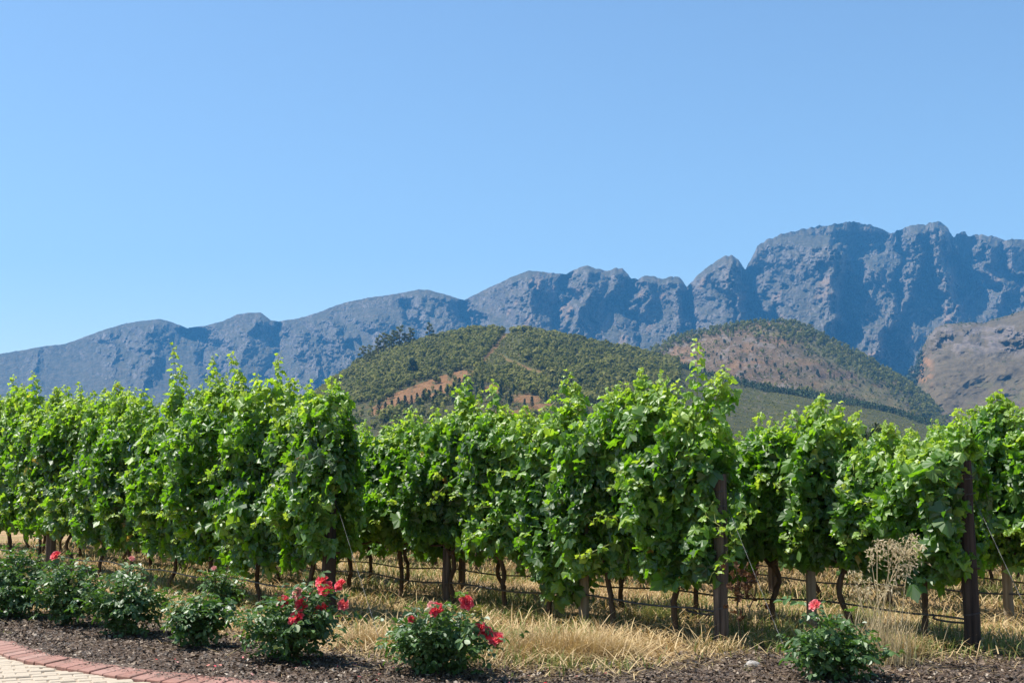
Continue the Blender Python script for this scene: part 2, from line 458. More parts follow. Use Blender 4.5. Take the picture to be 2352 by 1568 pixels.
def hill_mat(name, base, cols, spots=None):
    m, nt, b, out = new_mat(name)
    c = ramp(nt, noise(nt, base, 8, 0.7), cols)
    if spots:
        vo = nd(nt, 'ShaderNodeTexVoronoi', i_Scale=spots[0]); tc = nt.nodes.new('ShaderNodeTexCoord')
        nt.links.new(tc.outputs['Object'], vo.inputs['Vector'])
        c = mix(nt, ramp(nt, vo.outputs['Distance'], [(spots[1], (1, 1, 1)), (spots[1] + 0.12, (0, 0, 0))]), c, spots[2])
    for k, stops in (('bare', [(0.3, (0.15, 0.08, 0.036)), (0.55, (0.28, 0.15, 0.068)), (0.8, (0.32, 0.22, 0.13))]),
                     ('rock', [(0.3, (0.06, 0.05, 0.042)), (0.6, (0.20, 0.16, 0.13)), (0.8, (0.36, 0.30, 0.25))]),
                     ('light', [(0.3, (0.10, 0.12, 0.035)), (0.7, (0.17, 0.18, 0.06))])):
        c = mix(nt, attr(nt, k), c, ramp(nt, noise(nt, base * 2.2, 8, 0.75), stops))
    nt.links.new(c, b.inputs['Base Color']); b.inputs['Roughness'].default_value = 0.95; b.inputs['Specular IOR Level'].default_value = 0.1
    bump(nt, b, noise(nt, base * 4, 8, 0.75), 1.0, 4)
    return m

# hill 3: brown shoulder on the right
H3 = Hill([(1960, 1000), (2040, 905), (2085, 862), (2105, 838), (2118, 800), (2132, 772), (2150, 752), (2180, 743), (2230, 740), (2262, 742), (2285, 732), (2320, 722), (2352, 712), (2430, 690), (2560, 665), (2800, 640)],
          1122, 1500, 2700, 0.75, 301, 60)
def h3rock(X, Y):
    band = sst(745, 765, Y) * sst(830, 790, Y) * sst(2120, 2150, X)
    return band * sst(.45, .62, fbm(X / 34, Y / 22, 3, 79)) * (ridged(X / 16 + Y / 60, Y / 12 - X / 70, 5, 77, 0.7) ** 2) * 60 + ridged(X / 60 + Y / 50, Y / 40, 4, 78, .5) * 26
H3.build('brown_hill', hill_mat('brown_hill', 0.03, [(0.3, (0.065, 0.050, 0.028)), (0.55, (0.115, 0.088, 0.05)), (0.75, (0.17, 0.13, 0.075))], (0.16, 0.08, (0.22, 0.18, 0.14))),
         'dry brown hill shoulder with a dark rock band at the right edge',
         {'bare': lambda X, Y: sst(30, 5, np.abs(X - 2122)) * sst(800, 830, Y) * sst(905, 860, Y) * sst(0.35, 0.6, fbm(X / 9, Y / 9, 3, 7)),
          'rock': lambda X, Y: sst(742, 752, Y) * sst(835, 790, Y) * sst(0.42, 0.6, fbm(X / 20, Y / 9, 4, 8)),
          'light': lambda X, Y: 0.25 * sst(0.5, 0.7, fbm(X / 70, Y / 18, 3, 9)) * sst(860, 900, Y)}, 1960, 2800, step=1.6, nv=230, rock=h3rock)
# hill 2: reddish burnt hill
H2 = Hill([(1380, 880), (1440, 830), (1500, 804), (1560, 774), (1650, 752), (1720, 742), (1770, 740), (1830, 745), (1865, 757), (1900, 777), (1950, 803), (2000, 828), (2050, 857), (2080, 876), (2130, 915), (2175, 955), (2230, 1010), (2300, 1060)],
          1112, 1200, 2000, 0.72, 201, 26)
P2A = [(1828, 735), (1900, 760), (2000, 812), (2080, 866), (2140, 912), (2185, 955), (2180, 985), (2110, 950), (2060, 905), (1985, 868), (1905, 830), (1860, 800), (1790, 775), (1720, 762), (1760, 748)]
H2.build('reddish_hill', hill_mat('reddish_hill', 0.03, [(0.3, (0.065, 0.048, 0.028)), (0.5, (0.12, 0.082, 0.049)), (0.75, (0.18, 0.128, 0.08))], (0.14, 0.12, (0.30, 0.23, 0.18))),
         'reddish burnt hill with thin trees behind the green hill',
         {'bare': lambda X, Y: 0.35 * sst(0.52, 0.7, fbm(X / 40, Y / 16, 4, 17)),
          'rock': lambda X, Y: sst(0.58, 0.72, fbm(X / 26, Y / 12, 5, 18)) * sst(2000, 1700, X),
          'light': lambda X, Y: 0.4 * sst(1750, 2000, X) * sst(0.35, 0.65, fbm(X / 50, Y / 20, 4, 19)) + 0.3 * in_poly(X, Y, P2A)}, 1380, 2300)
# hill 1: wooded hill
H1 = Hill([(500, 1040), (600, 985), (690, 930), (760, 880), (830, 835), (870, 815), (930, 796), (980, 782), (1030, 770), (1080, 762), (1130, 759), (1165, 766), (1200, 762), (1250, 767), (1300, 774), (1350, 785), (1400, 796), (1450, 808), (1500, 819), (1545, 829),
           (1620, 858), (1700, 876), (1760, 888), (1850, 900), (1950, 918), (2050, 942), (2150, 974), (2230, 1010), (2330, 1050)],
          1108, 520, 1350, 0.62, 101, 12)
CLEAR = [(856, 935), (900, 905), (960, 882), (1010, 864), (1060, 850), (1090, 852), (1097, 862), (1062, 882), (1040, 897), (990, 912), (930, 932), (880, 952), (852, 955)]
BREAK = [(1168, 764), (1150, 783), (1135, 800), (1112, 828)]
TRACK = [(1150, 815), (1163, 825), (1185, 833), (1210, 846), (1245, 856)]
LIGHT = [(1165, 768), (1215, 766), (1215, 780), (1185, 806), (1210, 835), (1260, 860), (1300, 885), (1240, 880), (1180, 850), (1112, 850), (1110, 832), (1140, 800)]
PINESTRIP = [(1560, 842), (1650, 868), (1760, 897), (1850, 910), (1950, 926), (2050, 948), (2140, 975)]
PATCHES = [(1210, 915, 46, 10), (1130, 893, 30, 9), (1240, 935, 50, 8), (1160, 950, 60, 9), (1075, 925, 24, 8), (1270, 905, 25, 6), (1470, 868, 20, 4), (1690, 850, 24, 4)]
def h1_bare(X, Y):
    nz = fbm(X / 12, Y / 8, 4, 27)
    k = in_poly(X, Y, CLEAR) * sst(0.25, 0.45, nz)
    k = np.maximum(k, 0.7 * sst(7, 2, poly_d(X, Y, BREAK) + (nz - 0.5) * 6))
    k = np.maximum(k, sst(4, 2, poly_d(X, Y, TRACK)))
    for px, py, a, b in PATCHES: k = np.maximum(k, 0.9 * sst(1.2, 0.7, np.hypot((X - px) / a, (Y - py) / b) + (nz - 0.5) * 1.6))
    return np.maximum(k, 0.25 * sst(0.62, 0.75, nz) * sst(1500, 1300, X))
H1.build('green_hill', hill_mat('green_hill', 0.06, [(0.3, (0.045, 0.05, 0.02)), (0.52, (0.085, 0.085, 0.035)), (0.75, (0.16, 0.135, 0.065))], (0.3, 0.16, (0.05, 0.06, 0.022))),
         'rounded hill of green woodland and olive scrub behind the vineyard',
         {'bare': h1_bare, 'rock': lambda X, Y: 0.5 * sst(0.66, 0.8, fbm(X / 16, Y / 7, 4, 28)) * sst(1650, 1700, X),
          'light': lambda X, Y: 0.5 * in_poly(X, Y, LIGHT) * sst(0.3, 0.5, fbm(X / 10, Y / 6, 3, 29))}, 500, 2330, step=2.2, nv=190)

# ground sheet to the foot of the mountains
m, nt, b, out = new_mat('vineyard_soil')
c = ramp(nt, noise(nt, 1.7, 8, 0.7), [(0.3, (0.15, 0.10, 0.055)), (0.5, (0.30, 0.20, 0.105)), (0.7, (0.42, 0.30, 0.16))])
c = mix(nt, ramp(nt, noise(nt, 0.6, 5, 0.6), [(0.5, (0, 0, 0)), (0.66, (0.6, 0.6, 0.6))]), c, (0.10, 0.12, 0.035))
nt.links.new(c, b.inputs['Base Color']); b.inputs['Roughness'].default_value = 1.0; b.inputs['Specular IOR Level'].default_value = 0.1
bump(nt, b, noise(nt, 30, 6, 0.7), 0.8, 0.02)
gx = np.concatenate([[-3300, -600, -120], np.linspace(-30, 30, 41), [120, 600, 3300]])
gy = np.concatenate([[-350, -60], np.linspace(0, 60, 41), [120, 400, 1500, 6600]])
GX, GY = np.meshgrid(gx, gy, indexing='ij')
mb = MB(); mb.add(np.stack([GX, GY, 0 * GX], -1).reshape(-1, 3), grid_faces(len(gx), len(gy)))
tag(mb.build('ground', m), 'flat dry vineyard soil', 'ground', kind='structure')

# ------------------------------------------------------------------ trees far off
QUAD = np.array([[[-.5, -.5, 0.08], [.5, -.5, -0.08], [.5, .5, 0.08], [-.5, .5, -0.08]], [[-.6, -.35, 0.1], [.35, -.5, -.1], [.6, .35, 0.1], [-.3, .55, -.1]]])
QF = np.array([[0, 1, 2, 3]])
def crown_points(n, shape, r):
    """points and outward normals in a unit crown: x, y in -.5 .. .5, z in 0 .. 1"""
    d = unit(r.normal(size=(n, 3))); rad = r.uniform(0.45, 1, n) ** 0.6
    p = d * rad[:, None] * 0.5
    if shape == 'cone':
        z = r.uniform(0, 1, n) ** 1.35; a = r.uniform(0, 2 * np.pi, n); q = (1 - z) * 0.5 * r.uniform(0.5, 1.05, n) + 0.03
        p = np.stack([np.cos(a) * q, np.sin(a) * q, z], -1); d = unit(np.stack([np.cos(a), np.sin(a), 0.35 + 0 * a], -1))
        return p, d
    p[:, 2] += 0.5
    return p, d
def forest(name, P, h, wd, nq, shape, tint, mat, label, cat, r, trunk=0.22):
    """many small trees as one mass"""
    n = len(h)
    pts, nr = crown_points(n * nq, shape, r)
    ti = np.repeat(np.arange(n), nq)
    z0 = trunk * h[ti]
    pos = np.stack([P[ti, 0] + pts[:, 0] * wd[ti], P[ti, 1] + pts[:, 1] * wd[ti], P[ti, 2] + z0 + pts[:, 2] * (h[ti] - z0)], -1)
    nrm = unit(nr + [0, 0, .3] + r.normal(size=nr.shape) * 0.35)
    V, Fa = scatter(QUAD, QF, pos, nrm, r.normal(size=nrm.shape), wd[ti] * r.uniform(0.22, 0.42, len(ti)), r.integers(0, 2, len(ti)))
    mb = MB()
    mb.add(V, Fa, tint=np.repeat(np.clip(tint[ti] + r.normal(size=len(ti)) * 0.12, 0, 1), 4))
    tw = 0.035 * h
    base = np.stack([P[:, 0], P[:, 1], P[:, 2] - 0.5], -1)
    tri = np.array([[1, 0], [-.5, .87], [-.5, -.87]])
    lo = base[:, None] + np.concatenate([tri[None] * tw[:, None, None], np.zeros((n, 3, 1))], -1)
    hi = lo.copy(); hi[..., 2] += (h * 0.6)[:, None] + 0.5
    V = np.concatenate([lo, hi], 1).reshape(-1, 3)
    f = np.array([[0, 1, 4, 3], [1, 2, 5, 4], [2, 0, 3, 5]])
    mb.add(V, (f[None] + (np.arange(n) * 6)[:, None, None]).reshape(-1, 4), mat=1, tint=0)
    return tag(mb.build(name, [mat, M_TRUNK]), label, cat, kind='stuff')
M_TRUNK = plain_mat('tree_trunk', (0.08, 0.06, 0.045), (0.22, 0.18, 0.14), 1.5, 0.9)
M_GUM = leaf_mat('gum_foliage', [(0, (0.075, 0.08, 0.017)), (0.5, (0.165, 0.16, 0.036)), (1, (0.27, 0.245, 0.06))], [(0, (0.08, 0.11, 0.015)), (1, (0.24, 0.26, 0.06))], rough=0.7, trans=0.38, spec=0.15)
M_PINE = leaf_mat('pine_foliage', [(0, (0.016, 0.034, 0.012)), (1, (0.055, 0.095, 0.026))], [(0, (0.02, 0.04, 0.01)), (1, (0.05, 0.09, 0.02))], rough=0.6, trans=0.15, spec=0.3)

r = np.random.default_rng(5)
x, y = H1.sample(26000, 520, 2330, r)
below = y > np.interp(x, [500, 855, 1100, 1300, 1500, 1650, 1700, 2330], [960, 925, 880, 930, 930, 905, 890, 890])
bare = h1_bare(x, y)
lt = in_poly(x, y, LIGHT)
right_scrub = (x > 1560) & (y > np.interp(x, *zip(*PINESTRIP)) - 9)
dens = fbm(x / 30, y / 14, 3, 33)
keep = (bare < 0.35) & ~right_scrub & ((~below) | (r.uniform(0, 1, len(x)) < 0.16)) & (r.uniform(0, 1, len(x)) < np.where(x < 1300, 1.0, np.clip(0.35 + dens, 0, 1)))
keep &= ~((y > 990))
x, y, lt = x[keep], y[keep], lt[keep]
P = H1.pt(x, y).T
h = r.uniform(3.8, 7.4, len(x)) * np.where(lt, 0.45, 1) * (0.75 + 0.5 * fbm(x / 50, y / 30, 2, 35)); wd = h * r.uniform(0.55, 0.85, len(x)) * np.where(lt, 1.2, 1)
tint = np.clip(0.25 + 0.55 * fbm(x / 45, y / 20, 3, 36) + r.normal(size=len(x)) * 0.16 + lt * 0.4, 0, 1)
forest('gum_woodland', P, h, wd, 26, 'ball', tint, M_GUM, 'dense grey-green gum woodland covering the rounded hill', 'woodland', r)
# low scrub on the open lower right flank
x, y = H1.sample(16000, 860, 2300, r)
sc = ((x > 1560) & (y > np.interp(x, *zip(*PINESTRIP)) + 3)) | ((x < 1400) & (y > 890) & (h1_bare(x, y) < 0.5))
x, y = x[sc], y[sc]; P = H1.pt(x, y).T
h = r.uniform(0.5, 1.5, len(x)); wd = h * r.uniform(1.0, 1.8, len(x))
forest('hillside_scrub', P, h, wd, 7, 'ball', np.clip(r.normal(size=len(x)) * 0.25 + 0.55, 0, 1), M_GUM, 'low olive scrub over the open flank of the green hill', 'scrub', r, 0.0)
# plantation strip of pines along the right shoulder of the hill
u = r.uniform(0, 1, 1500); x = 1560 + u * 580
y = np.interp(x, *zip(*PINESTRIP)) + r.uniform(-7, 7, len(x)) * (0.6 + 0.4 * np.sin(x / 37)); y = np.maximum(y, H1.crest(x) + 1)
P = H1.pt(x, y).T
h = r.uniform(3.0, 6.5, len(x)); forest('pine_plantation', P, h, h * 0.5, 16, 'cone', r.uniform(0, 1, len(x)), M_PINE, 'dark strip of young pines along the hill shoulder', 'plantation', r, 0.08)
# trees over the reddish hill
x, y = H2.sample(9000, 1400, 2260, r)
jx = x + r.normal(size=len(x)) * 9; jy = y + r.normal(size=len(x)) * 7 + 16 * (fbm(x / 18, y / 10, 3, 91) - .5)
inA = in_poly(jx, jy, P2A)
inB = (jy < H2.crest(x) + np.interp(x, [1400, 1500, 1700, 1800], [40, 26, 14, 30])) & (x < 1830)
k = (inA & (r.uniform(0, 1, len(x)) < 0.9)) | (inB & (r.uniform(0, 1, len(x)) < 0.8)) | (r.uniform(0, 1, len(x)) < 0.03)
x, y = x[k], y[k]; P = H2.pt(x, y).T
h = r.uniform(5, 10, len(x)); forest('ridge_woodland', P, h, h * r.uniform(.5, .8, len(x)), 20, 'ball', np.clip(r.normal(size=len(x)) * .22 + .35, 0, 1), M_GUM, 'thin olive woodland along the crest of the reddish hill', 'woodland', r)
x, y = H2.sample(5200, 1420, 2260, r); k = ~in_poly(x, y, P2A); x, y = x[k], y[k]; P = H2.pt(x, y).T
h = r.uniform(.8, 2.8, len(x)) * (0.5 + fbm(x / 30, y / 12, 3, 66)); forest('hillside_shrubs', P, h, h * r.uniform(1, 1.8, len(x)), 7, 'ball', r.uniform(0, .6, len(x)), M_GUM, 'low olive shrubs dotted thickly over the reddish hill', 'shrubs', r, 0.0)
x = r.uniform(2050, 2120, 260); y = r.uniform(0, 1, 260) * 60 + np.maximum(H3.crest(x) + 1, 815); P = H3.pt(x, y).T
h = r.uniform(7, 14, 260); forest('gully_woodland', P, h, h * .6, 20, 'ball', r.uniform(0, .4, 260), M_PINE, 'dark trees in the gully left of the brown hill', 'woodland', r)

x, y = H3.sample(2600, 2060, 2420, r); P = H3.pt(x, y).T
h = r.uniform(1.2, 4.2, len(x)) * (0.4 + fbm(x / 30, y / 12, 3, 67)); forest('slope_shrubs', P, h, h * r.uniform(1, 2.2, len(x)), 7, 'ball', r.uniform(0, .4, len(x)), M_GUM, 'low dark shrubs dotted over the brown hill shoulder', 'shrubs', r, 0.0)
# single trees one can tell apart
def tree_meshes(kind, seed):
    """a trunk with limbs and a crown, one unit high"""
    r = np.random.default_rng(seed); tb = MB(); cb = MB()
    lean = r.normal(size=2) * 0.03
    top = 0.9 if kind != 'gum' else 0.86
    path = [(lean[0] * t + 0.012 * math.sin(7 * t + seed), lean[1] * t, t * top - 0.03) for t in np.linspace(0, 1, 7)]
    tb.add(*tube(path, np.linspace(0.030, 0.006, 7), 6))
    pos = []; nr = []; sz = []
    if kind == 'gum':                         # several separate clumps on rising limbs
        for k in range(11):
            z = 0.36 + 0.62 * (k / 10.0); a = k * 2.4 + r.uniform(-.4, .4); d = (0.17 * (1.15 - z) + 0.05) * r.uniform(.6, 1.3)
            c = np.array([math.cos(a) * d, math.sin(a) * d, z])
            p0 = np.array([lean[0] * z, lean[1] * z, max(z - 0.16, 0.2)])
            tb.add(*tube([p0, (p0 + c) / 2 + [0, 0, -0.02], c], [0.011, 0.008, 0.004], 4))
            n = 46; dd = unit(r.normal(size=(n, 3))); rr = r.uniform(.3, 1, n)[:, None]
            pos.append(c + dd * rr * np.array([0.085, 0.085, 0.06]) * r.uniform(.8, 1.35)); nr.append(dd); sz.append(r.uniform(0.03, 0.055, n))
    elif kind == 'pine':
        for k in range(26):
            z = 0.12 + 0.84 * k / 25; a = k * 2.4; d = 0.23 * (1 - z) ** 0.8 * r.uniform(.8, 1.2) + 0.01
            c = np.array([math.cos(a) * d, math.sin(a) * d, z - 0.02])
            tb.add(*tube([(0, 0, z), c * [0.5, 0.5, 1], c], [0.006, 0.004, 0.002], 3))
            n = 16; t = r.uniform(.2, 1.1, n)[:, None]
            pos.append(np.array([0, 0, z]) + (c - [0, 0, z]) * t + r.normal(size=(n, 3)) * 0.028); nr.append(unit(r.normal(size=(n, 3)) + [0, 0, .6])); sz.append(r.uniform(0.035, 0.06, n))
    else:                                     # bushy
        for k in range(15):
            a = k * 2.4; z = 0.25 + 0.6 * ((k * 7) % 15) / 15; d = 0.30 * math.sin(min(1, (1.05 - z) * 1.4) * 1.5) * r.uniform(.5, 1.1)
            c = np.array([math.cos(a) * d, math.sin(a) * d, z])
            tb.add(*tube([(0, 0, max(.1, z - .3)), c * [.5, .5, 1] - [0, 0, .05], c], [0.012, 0.009, 0.004], 4))
            n = 70; dd = unit(r.normal(size=(n, 3))); rr = r.uniform(.35, 1, n)[:, None]
            pos.append(c + dd * rr * np.array([0.15, 0.15, 0.13]) * r.uniform(.8, 1.2)); nr.append(dd); sz.append(r.uniform(0.03, 0.06, n))
    pos = np.concatenate(pos); nr = np.concatenate(nr); sz = np.concatenate(sz)
    nrm = unit(nr + r.normal(size=nr.shape) * .5)
    V, Fa = scatter(QUAD, QF, pos, nrm, r.normal(size=nrm.shape), sz, r.integers(0, 2, len(sz)))
    cb.add(V, Fa, tint=np.repeat(np.clip(r.normal(size=len(sz)) * .2 + .4, 0, 1), 4))
    cm = {'gum': M_GUM, 'pine': M_PINE, 'bush': M_PINE}[kind]
    return tb.mesh('trunk', M_TRUNK, True), cb.mesh('crown', cm)
TREES = {k: [tree_meshes(k, 40 + i + 10 * j) for i in range(3)] for j, k in enumerate(('gum', 'pine', 'bush'))}
def plant_tree(name, kind, var, P, h, label, cat='tree', group=None, wx=1.0):
    o = empty(name, label, cat, P, random.uniform(0, 6.28), group)
    o.scale = (h * wx, h * wx, h)
    t, c = TREES[kind][var % 3]
    child('trunk', t, o); child('crown', c, o)
    return o
# tall gums on the left skyline of the wooded hill: base px, base py, height in px
sk = [(833, 838, 44, 'open-crowned gum tree lowest on the wooded hill\'s left skyline'), (850, 828, 36, None), (868, 822, 46, None), (880, 818, 54, 'second tallest gum tree of the skyline row on the wooded hill'), (893, 813, 44, None),
      (905, 808, 50, None), (917, 804, 56, 'tallest broad gum tree in the skyline row on the wooded hill'), (932, 800, 34, None), (944, 797, 45, 'gum tree with a flat forked crown right of the skyline row'), (988, 785, 44, 'lone gum tree standing clear on the skyline left of the hilltop'),
      (843, 845, 34, None), (858, 838, 34, None), (1218, 770, 22, 'small round gum tree sticking up right of the firebreak at the hilltop'), (1340, 792, 22, 'slim dark tree sticking up on the crest right of the hilltop'),
      (688, 935, 26, 'gum tree left of the wooded hill, partly behind the vine tops'), (702, 930, 20, None)]
for i, (px, py, hp, lb) in enumerate(sk):
    Pt = H1.pt(px, max(py, H1.crest(px) + 1)); hh = hp * Pt[1] / F
    plant_tree('gum_tree', 'gum', i, Pt, hh, lb or 'tall thin gum tree in the row on the wooded hill\'s left skyline', 'gum tree', 'gum trees on the skyline of the wooded hill', 1.15)
Pt = H1.pt(948, 866); plant_tree('bushy_tree', 'bush', 0, Pt, 50 * Pt[1] / F, 'largest dark bushy tree in the woodland, above the bare orange clearing', 'tree', None, 0.75)
pn = [(1042, 905, 22), (1028, 910, 20), (1012, 915, 24), (1000, 920, 20), (985, 922, 22), (972, 926, 24), (958, 930, 22), (945, 932, 20), (930, 938, 24), (915, 940, 22), (900, 944, 20), (885, 948, 20), (870, 950, 26), (1055, 900, 26), (1068, 896, 28),
      (1080, 905, 24), (1062, 915, 22), (1040, 925, 22), (1020, 930, 20), (995, 935, 20), (965, 940, 20), (935, 946, 20), (1095, 915, 22), (1108, 905, 26), (1150, 912, 24), (1172, 930, 26), (1180, 905, 18), (1205, 938, 18), (1222, 935, 20), (1255, 925, 22),
      (1300, 905, 22), (1322, 930, 20), (1268, 920, 18)]
for i, (px, py, hp) in enumerate(pn):
    Pt = H1.pt(px, py)
    plant_tree('pine_tree', 'pine', i, Pt, 1.3 * hp * Pt[1] / F, 'small dark pine tree at the foot of the bare orange clearing' if px < 1110 else 'small dark tree standing alone on the stony ground below the firebreak', 'tree',
               'dark pines below the orange clearing' if px < 1110 else 'lone dark trees below the firebreak', 1.15)
rr = np.random.default_rng(8)
cnt = 0
while cnt < 85:
    px = rr.uniform(1570, 2080); py = rr.uniform(760, 915)
    if py < H2.crest(px) + 12 or py > np.interp(px, *zip(*PINESTRIP)) - 14 or in_poly(px, py, P2A): continue
    Pt = H2.pt(px, py)
    plant_tree('scattered_tree', 'pine' if cnt % 3 == 0 else 'bush', cnt, Pt, rr.uniform(7, 15) * Pt[1] / F, 'small dark tree dotted over the bare reddish hillside', 'tree', 'small trees scattered over the reddish hill', 0.7)
    cnt += 1
Pt = at(1995, 955, 170.0); plant_tree('bushy_tree', 'bush', 1, (Pt[0], Pt[1], -0.1), Pt[2] + 0.1, 'dark green bushy tree showing just above the vine tops before the scrub slope', 'tree', None, 0.62)
Pt = at(1962, 975, 168.0); plant_tree('bushy_tree', 'bush', 2, (Pt[0], Pt[1], -0.1), Pt[2] + 0.1, 'lower dark bushy tree beside the larger one above the vine tops', 'tree', None, 0.6)

# ------------------------------------------------------------------ vines
RD = np.array([-0.616, 0.788, 0.0]); RN = np.array([-0.788, -0.616, 0.0]); UP = np.array([0, 0, 1.0])     # along the row (away), towards the camera side, up
ROWZ = math.atan2(RD[1], RD[0])
E = {1: ground(755, 1428), 2: ground(1658, 1484), 3: ground(2236, 1502)}
E[4] = ground(2305, 1431) - 2.2 * RD
for k in range(5, 11): E[k] = E[k - 1] + np.array([2.45, -0.12, 0])
def row_t(k, x):
    K = ray(x, 1115)[0]
    return (E[k][0] - K * E[k][1]) / (K * RD[1] - RD[0])
def row_pt(k, t, z=0.0): return E[k] + RD * t + UP * z

TOPS = {1: [(-300, 900), (0, 925), (25, 895), (75, 885), (100, 935), (130, 905), (170, 905), (190, 918), (215, 918), (265, 898), (300, 900), (340, 915), (368, 950), (385, 955), (400, 900), (440, 905), (485, 868), (530, 868), (555, 900), (575, 905), (610, 872), (650, 868), (668, 905), (690, 915), (740, 880), (790, 862), (818, 858), (835, 880), (870, 910)],
        2: [(600, 960), (870, 968), (950, 955), (1000, 950), (1040, 938), (1072, 890), (1105, 925), (1130, 915), (1160, 955), (1200, 952), (1250, 958), (1290, 948), (1310, 895), (1330, 915), (1350, 932), (1400, 908), (1450, 888), (1500, 880), (1560, 898), (1600, 905), (1640, 888), (1665, 880), (1690, 905), (1710, 960)],
        3: [(1500, 985), (1730, 985), (1800, 968), (1850, 950), (1885, 932), (1920, 938), (1945, 965), (1980, 1000), (2050, 990), (2100, 1005), (2150, 985), (2200, 960), (2232, 950), (2260, 950), (2300, 960)],
        4: [(1700, 1010), (2100, 1000), (2180, 960), (2240, 950), (2290, 915), (2320, 945), (2352, 965), (2600, 960)]}
BOTS = {1: [(-300, 1205), (0, 1232), (60, 1225), (100, 1235), (150, 1232), (230, 1262), (300, 1262), (400, 1285), (500, 1302), (600, 1318), (700, 1305), (750, 1290), (800, 1290), (870, 1260)],
        2: [(600, 1215), (880, 1240), (960, 1262), (1050, 1262), (1100, 1275), (1200, 1290), (1255, 1305), (1270, 1380), (1300, 1395), (1328, 1370), (1345, 1325), (1450, 1335), (1550, 1358), (1610, 1345), (1660, 1330), (1720, 1310), (1760, 1290)],
        3: [(1500, 1280), (1760, 1300), (1850, 1298), (1950, 1305), (2000, 1330), (2060, 1350), (2150, 1350), (2230, 1335), (2300, 1320)],
        4: [(1700, 1260), (2200, 1285), (2300, 1290), (2352, 1300), (2600, 1320)]}
SHOOTS = {1: [(32, 862), (75, 855), (130, 893), (180, 880), (268, 878), (330, 895), (400, 793), (412, 840), (490, 816), (535, 808), (550, 850), (640, 815), (668, 870), (712, 880), (760, 868), (822, 838), (806, 850), (240, 892), (590, 860), (215, 898), (150, 885)],
          2: [(1070, 862), (1132, 872), (1160, 932), (1250, 938), (1305, 850), (1322, 880), (1400, 890), (1470, 850), (1520, 858), (1602, 778), (1665, 840), (1655, 862), (1000, 938), (940, 945), (1210, 935), (1640, 868), (1555, 880), (1430, 880)],
          3: [(1748, 952), (1770, 962), (1885, 910), (1862, 935), (1925, 928), (1962, 948), (2040, 975), (2095, 985), (2200, 940), (1820, 955)],
          4: [(2290, 898), (2310, 925), (2270, 930), (2340, 938), (2240, 940)]}

half = [(0.0, 0.0), (0.15, -0.13), (0.33, -0.15), (0.47, 0.0), (0.40, 0.17), (0.56, 0.30), (0.52, 0.52), (0.33, 0.54), (0.26, 0.74), (0.12, 0.84)]
ring = np.array(half + [(0.0, 1.0)] + [(-a, b) for a, b in half[:0:-1]])
def leaf_tmpl(curl, droop, wave, seed):
    pts = np.vstack([[0, 0.36], ring])
    rs = np.random.default_rng(seed)
    pts = pts + rs.normal(size=pts.shape) * 0.02
    z = -curl * np.abs(pts[:, 0]) ** 1.4 - droop * np.clip(pts[:, 1], 0, 1) ** 2 + wave * np.sin(pts[:, 0] * 9 + pts[:, 1] * 7 + seed) + 0.05 * (np.arange(len(pts)) == 0)
    return np.column_stack([pts, z])
LEAF = np.array([leaf_tmpl(c, d, wv, i) for i, (c, d, wv) in enumerate([(0.6, 0.3, 0.10), (-0.55, 0.35, 0.11), (0.3, 0.6, 0.13), (1.0, 0.2, 0.09), (-0.25, 0.15, 0.15), (0.7, 0.7, 0.1), (-0.9, 0.2, 0.1), (0.2, -0.3, 0.12)])])
nr_ = len(ring)
LF = np.array([[0, 1 + i, 1 + (i + 1) % nr_] for i in range(nr_)])

def foliage(mb, pos, nrm, tip, size, tint, r):
    V, Fa = scatter(LEAF, LF, pos, nrm, tip, size, r.integers(0, len(LEAF), len(size)))
    tint = np.clip(tint, 0, .93); tint = np.where(r.uniform(0, 1, len(size)) < .0025, r.uniform(.95, 1, len(size)), tint)
    mb.add(V, Fa, tint=np.repeat(tint, LEAF.shape[1]))
def vine_trunk(r, h=0.72, lean=0.0):
    mb = MB()
    k = r.normal(size=(5, 2)) * 0.028; k[0] = 0
    k[:, 0] += np.linspace(0, lean, 5)
    path = curve_pts([(k[i, 0], k[i, 1], z) for i, z in enumerate(np.linspace(-0.04, h, 5))], 12)
    path[:, :2] += r.normal(size=(12, 2)) * 0.004
    mb.add(*tube(path, 0.027 + 0.012 * np.exp(-np.linspace(0, 5, 12)) + r.uniform(-.003, .004, 12), 8))
    top = path[-1]
    for s in (-1, 1):
        arm = curve_pts([top - [0, 0, .05], top + [s * .15, 0, .06], top + [s * .36, r.normal() * .02, .04 + r.normal() * .02], top + [s * .56, 0, .05]], 9)
        mb.add(*tube(arm, np.linspace(.022, .010, 9), 6))
    return mb.mesh('trunk', M_BARK, True)
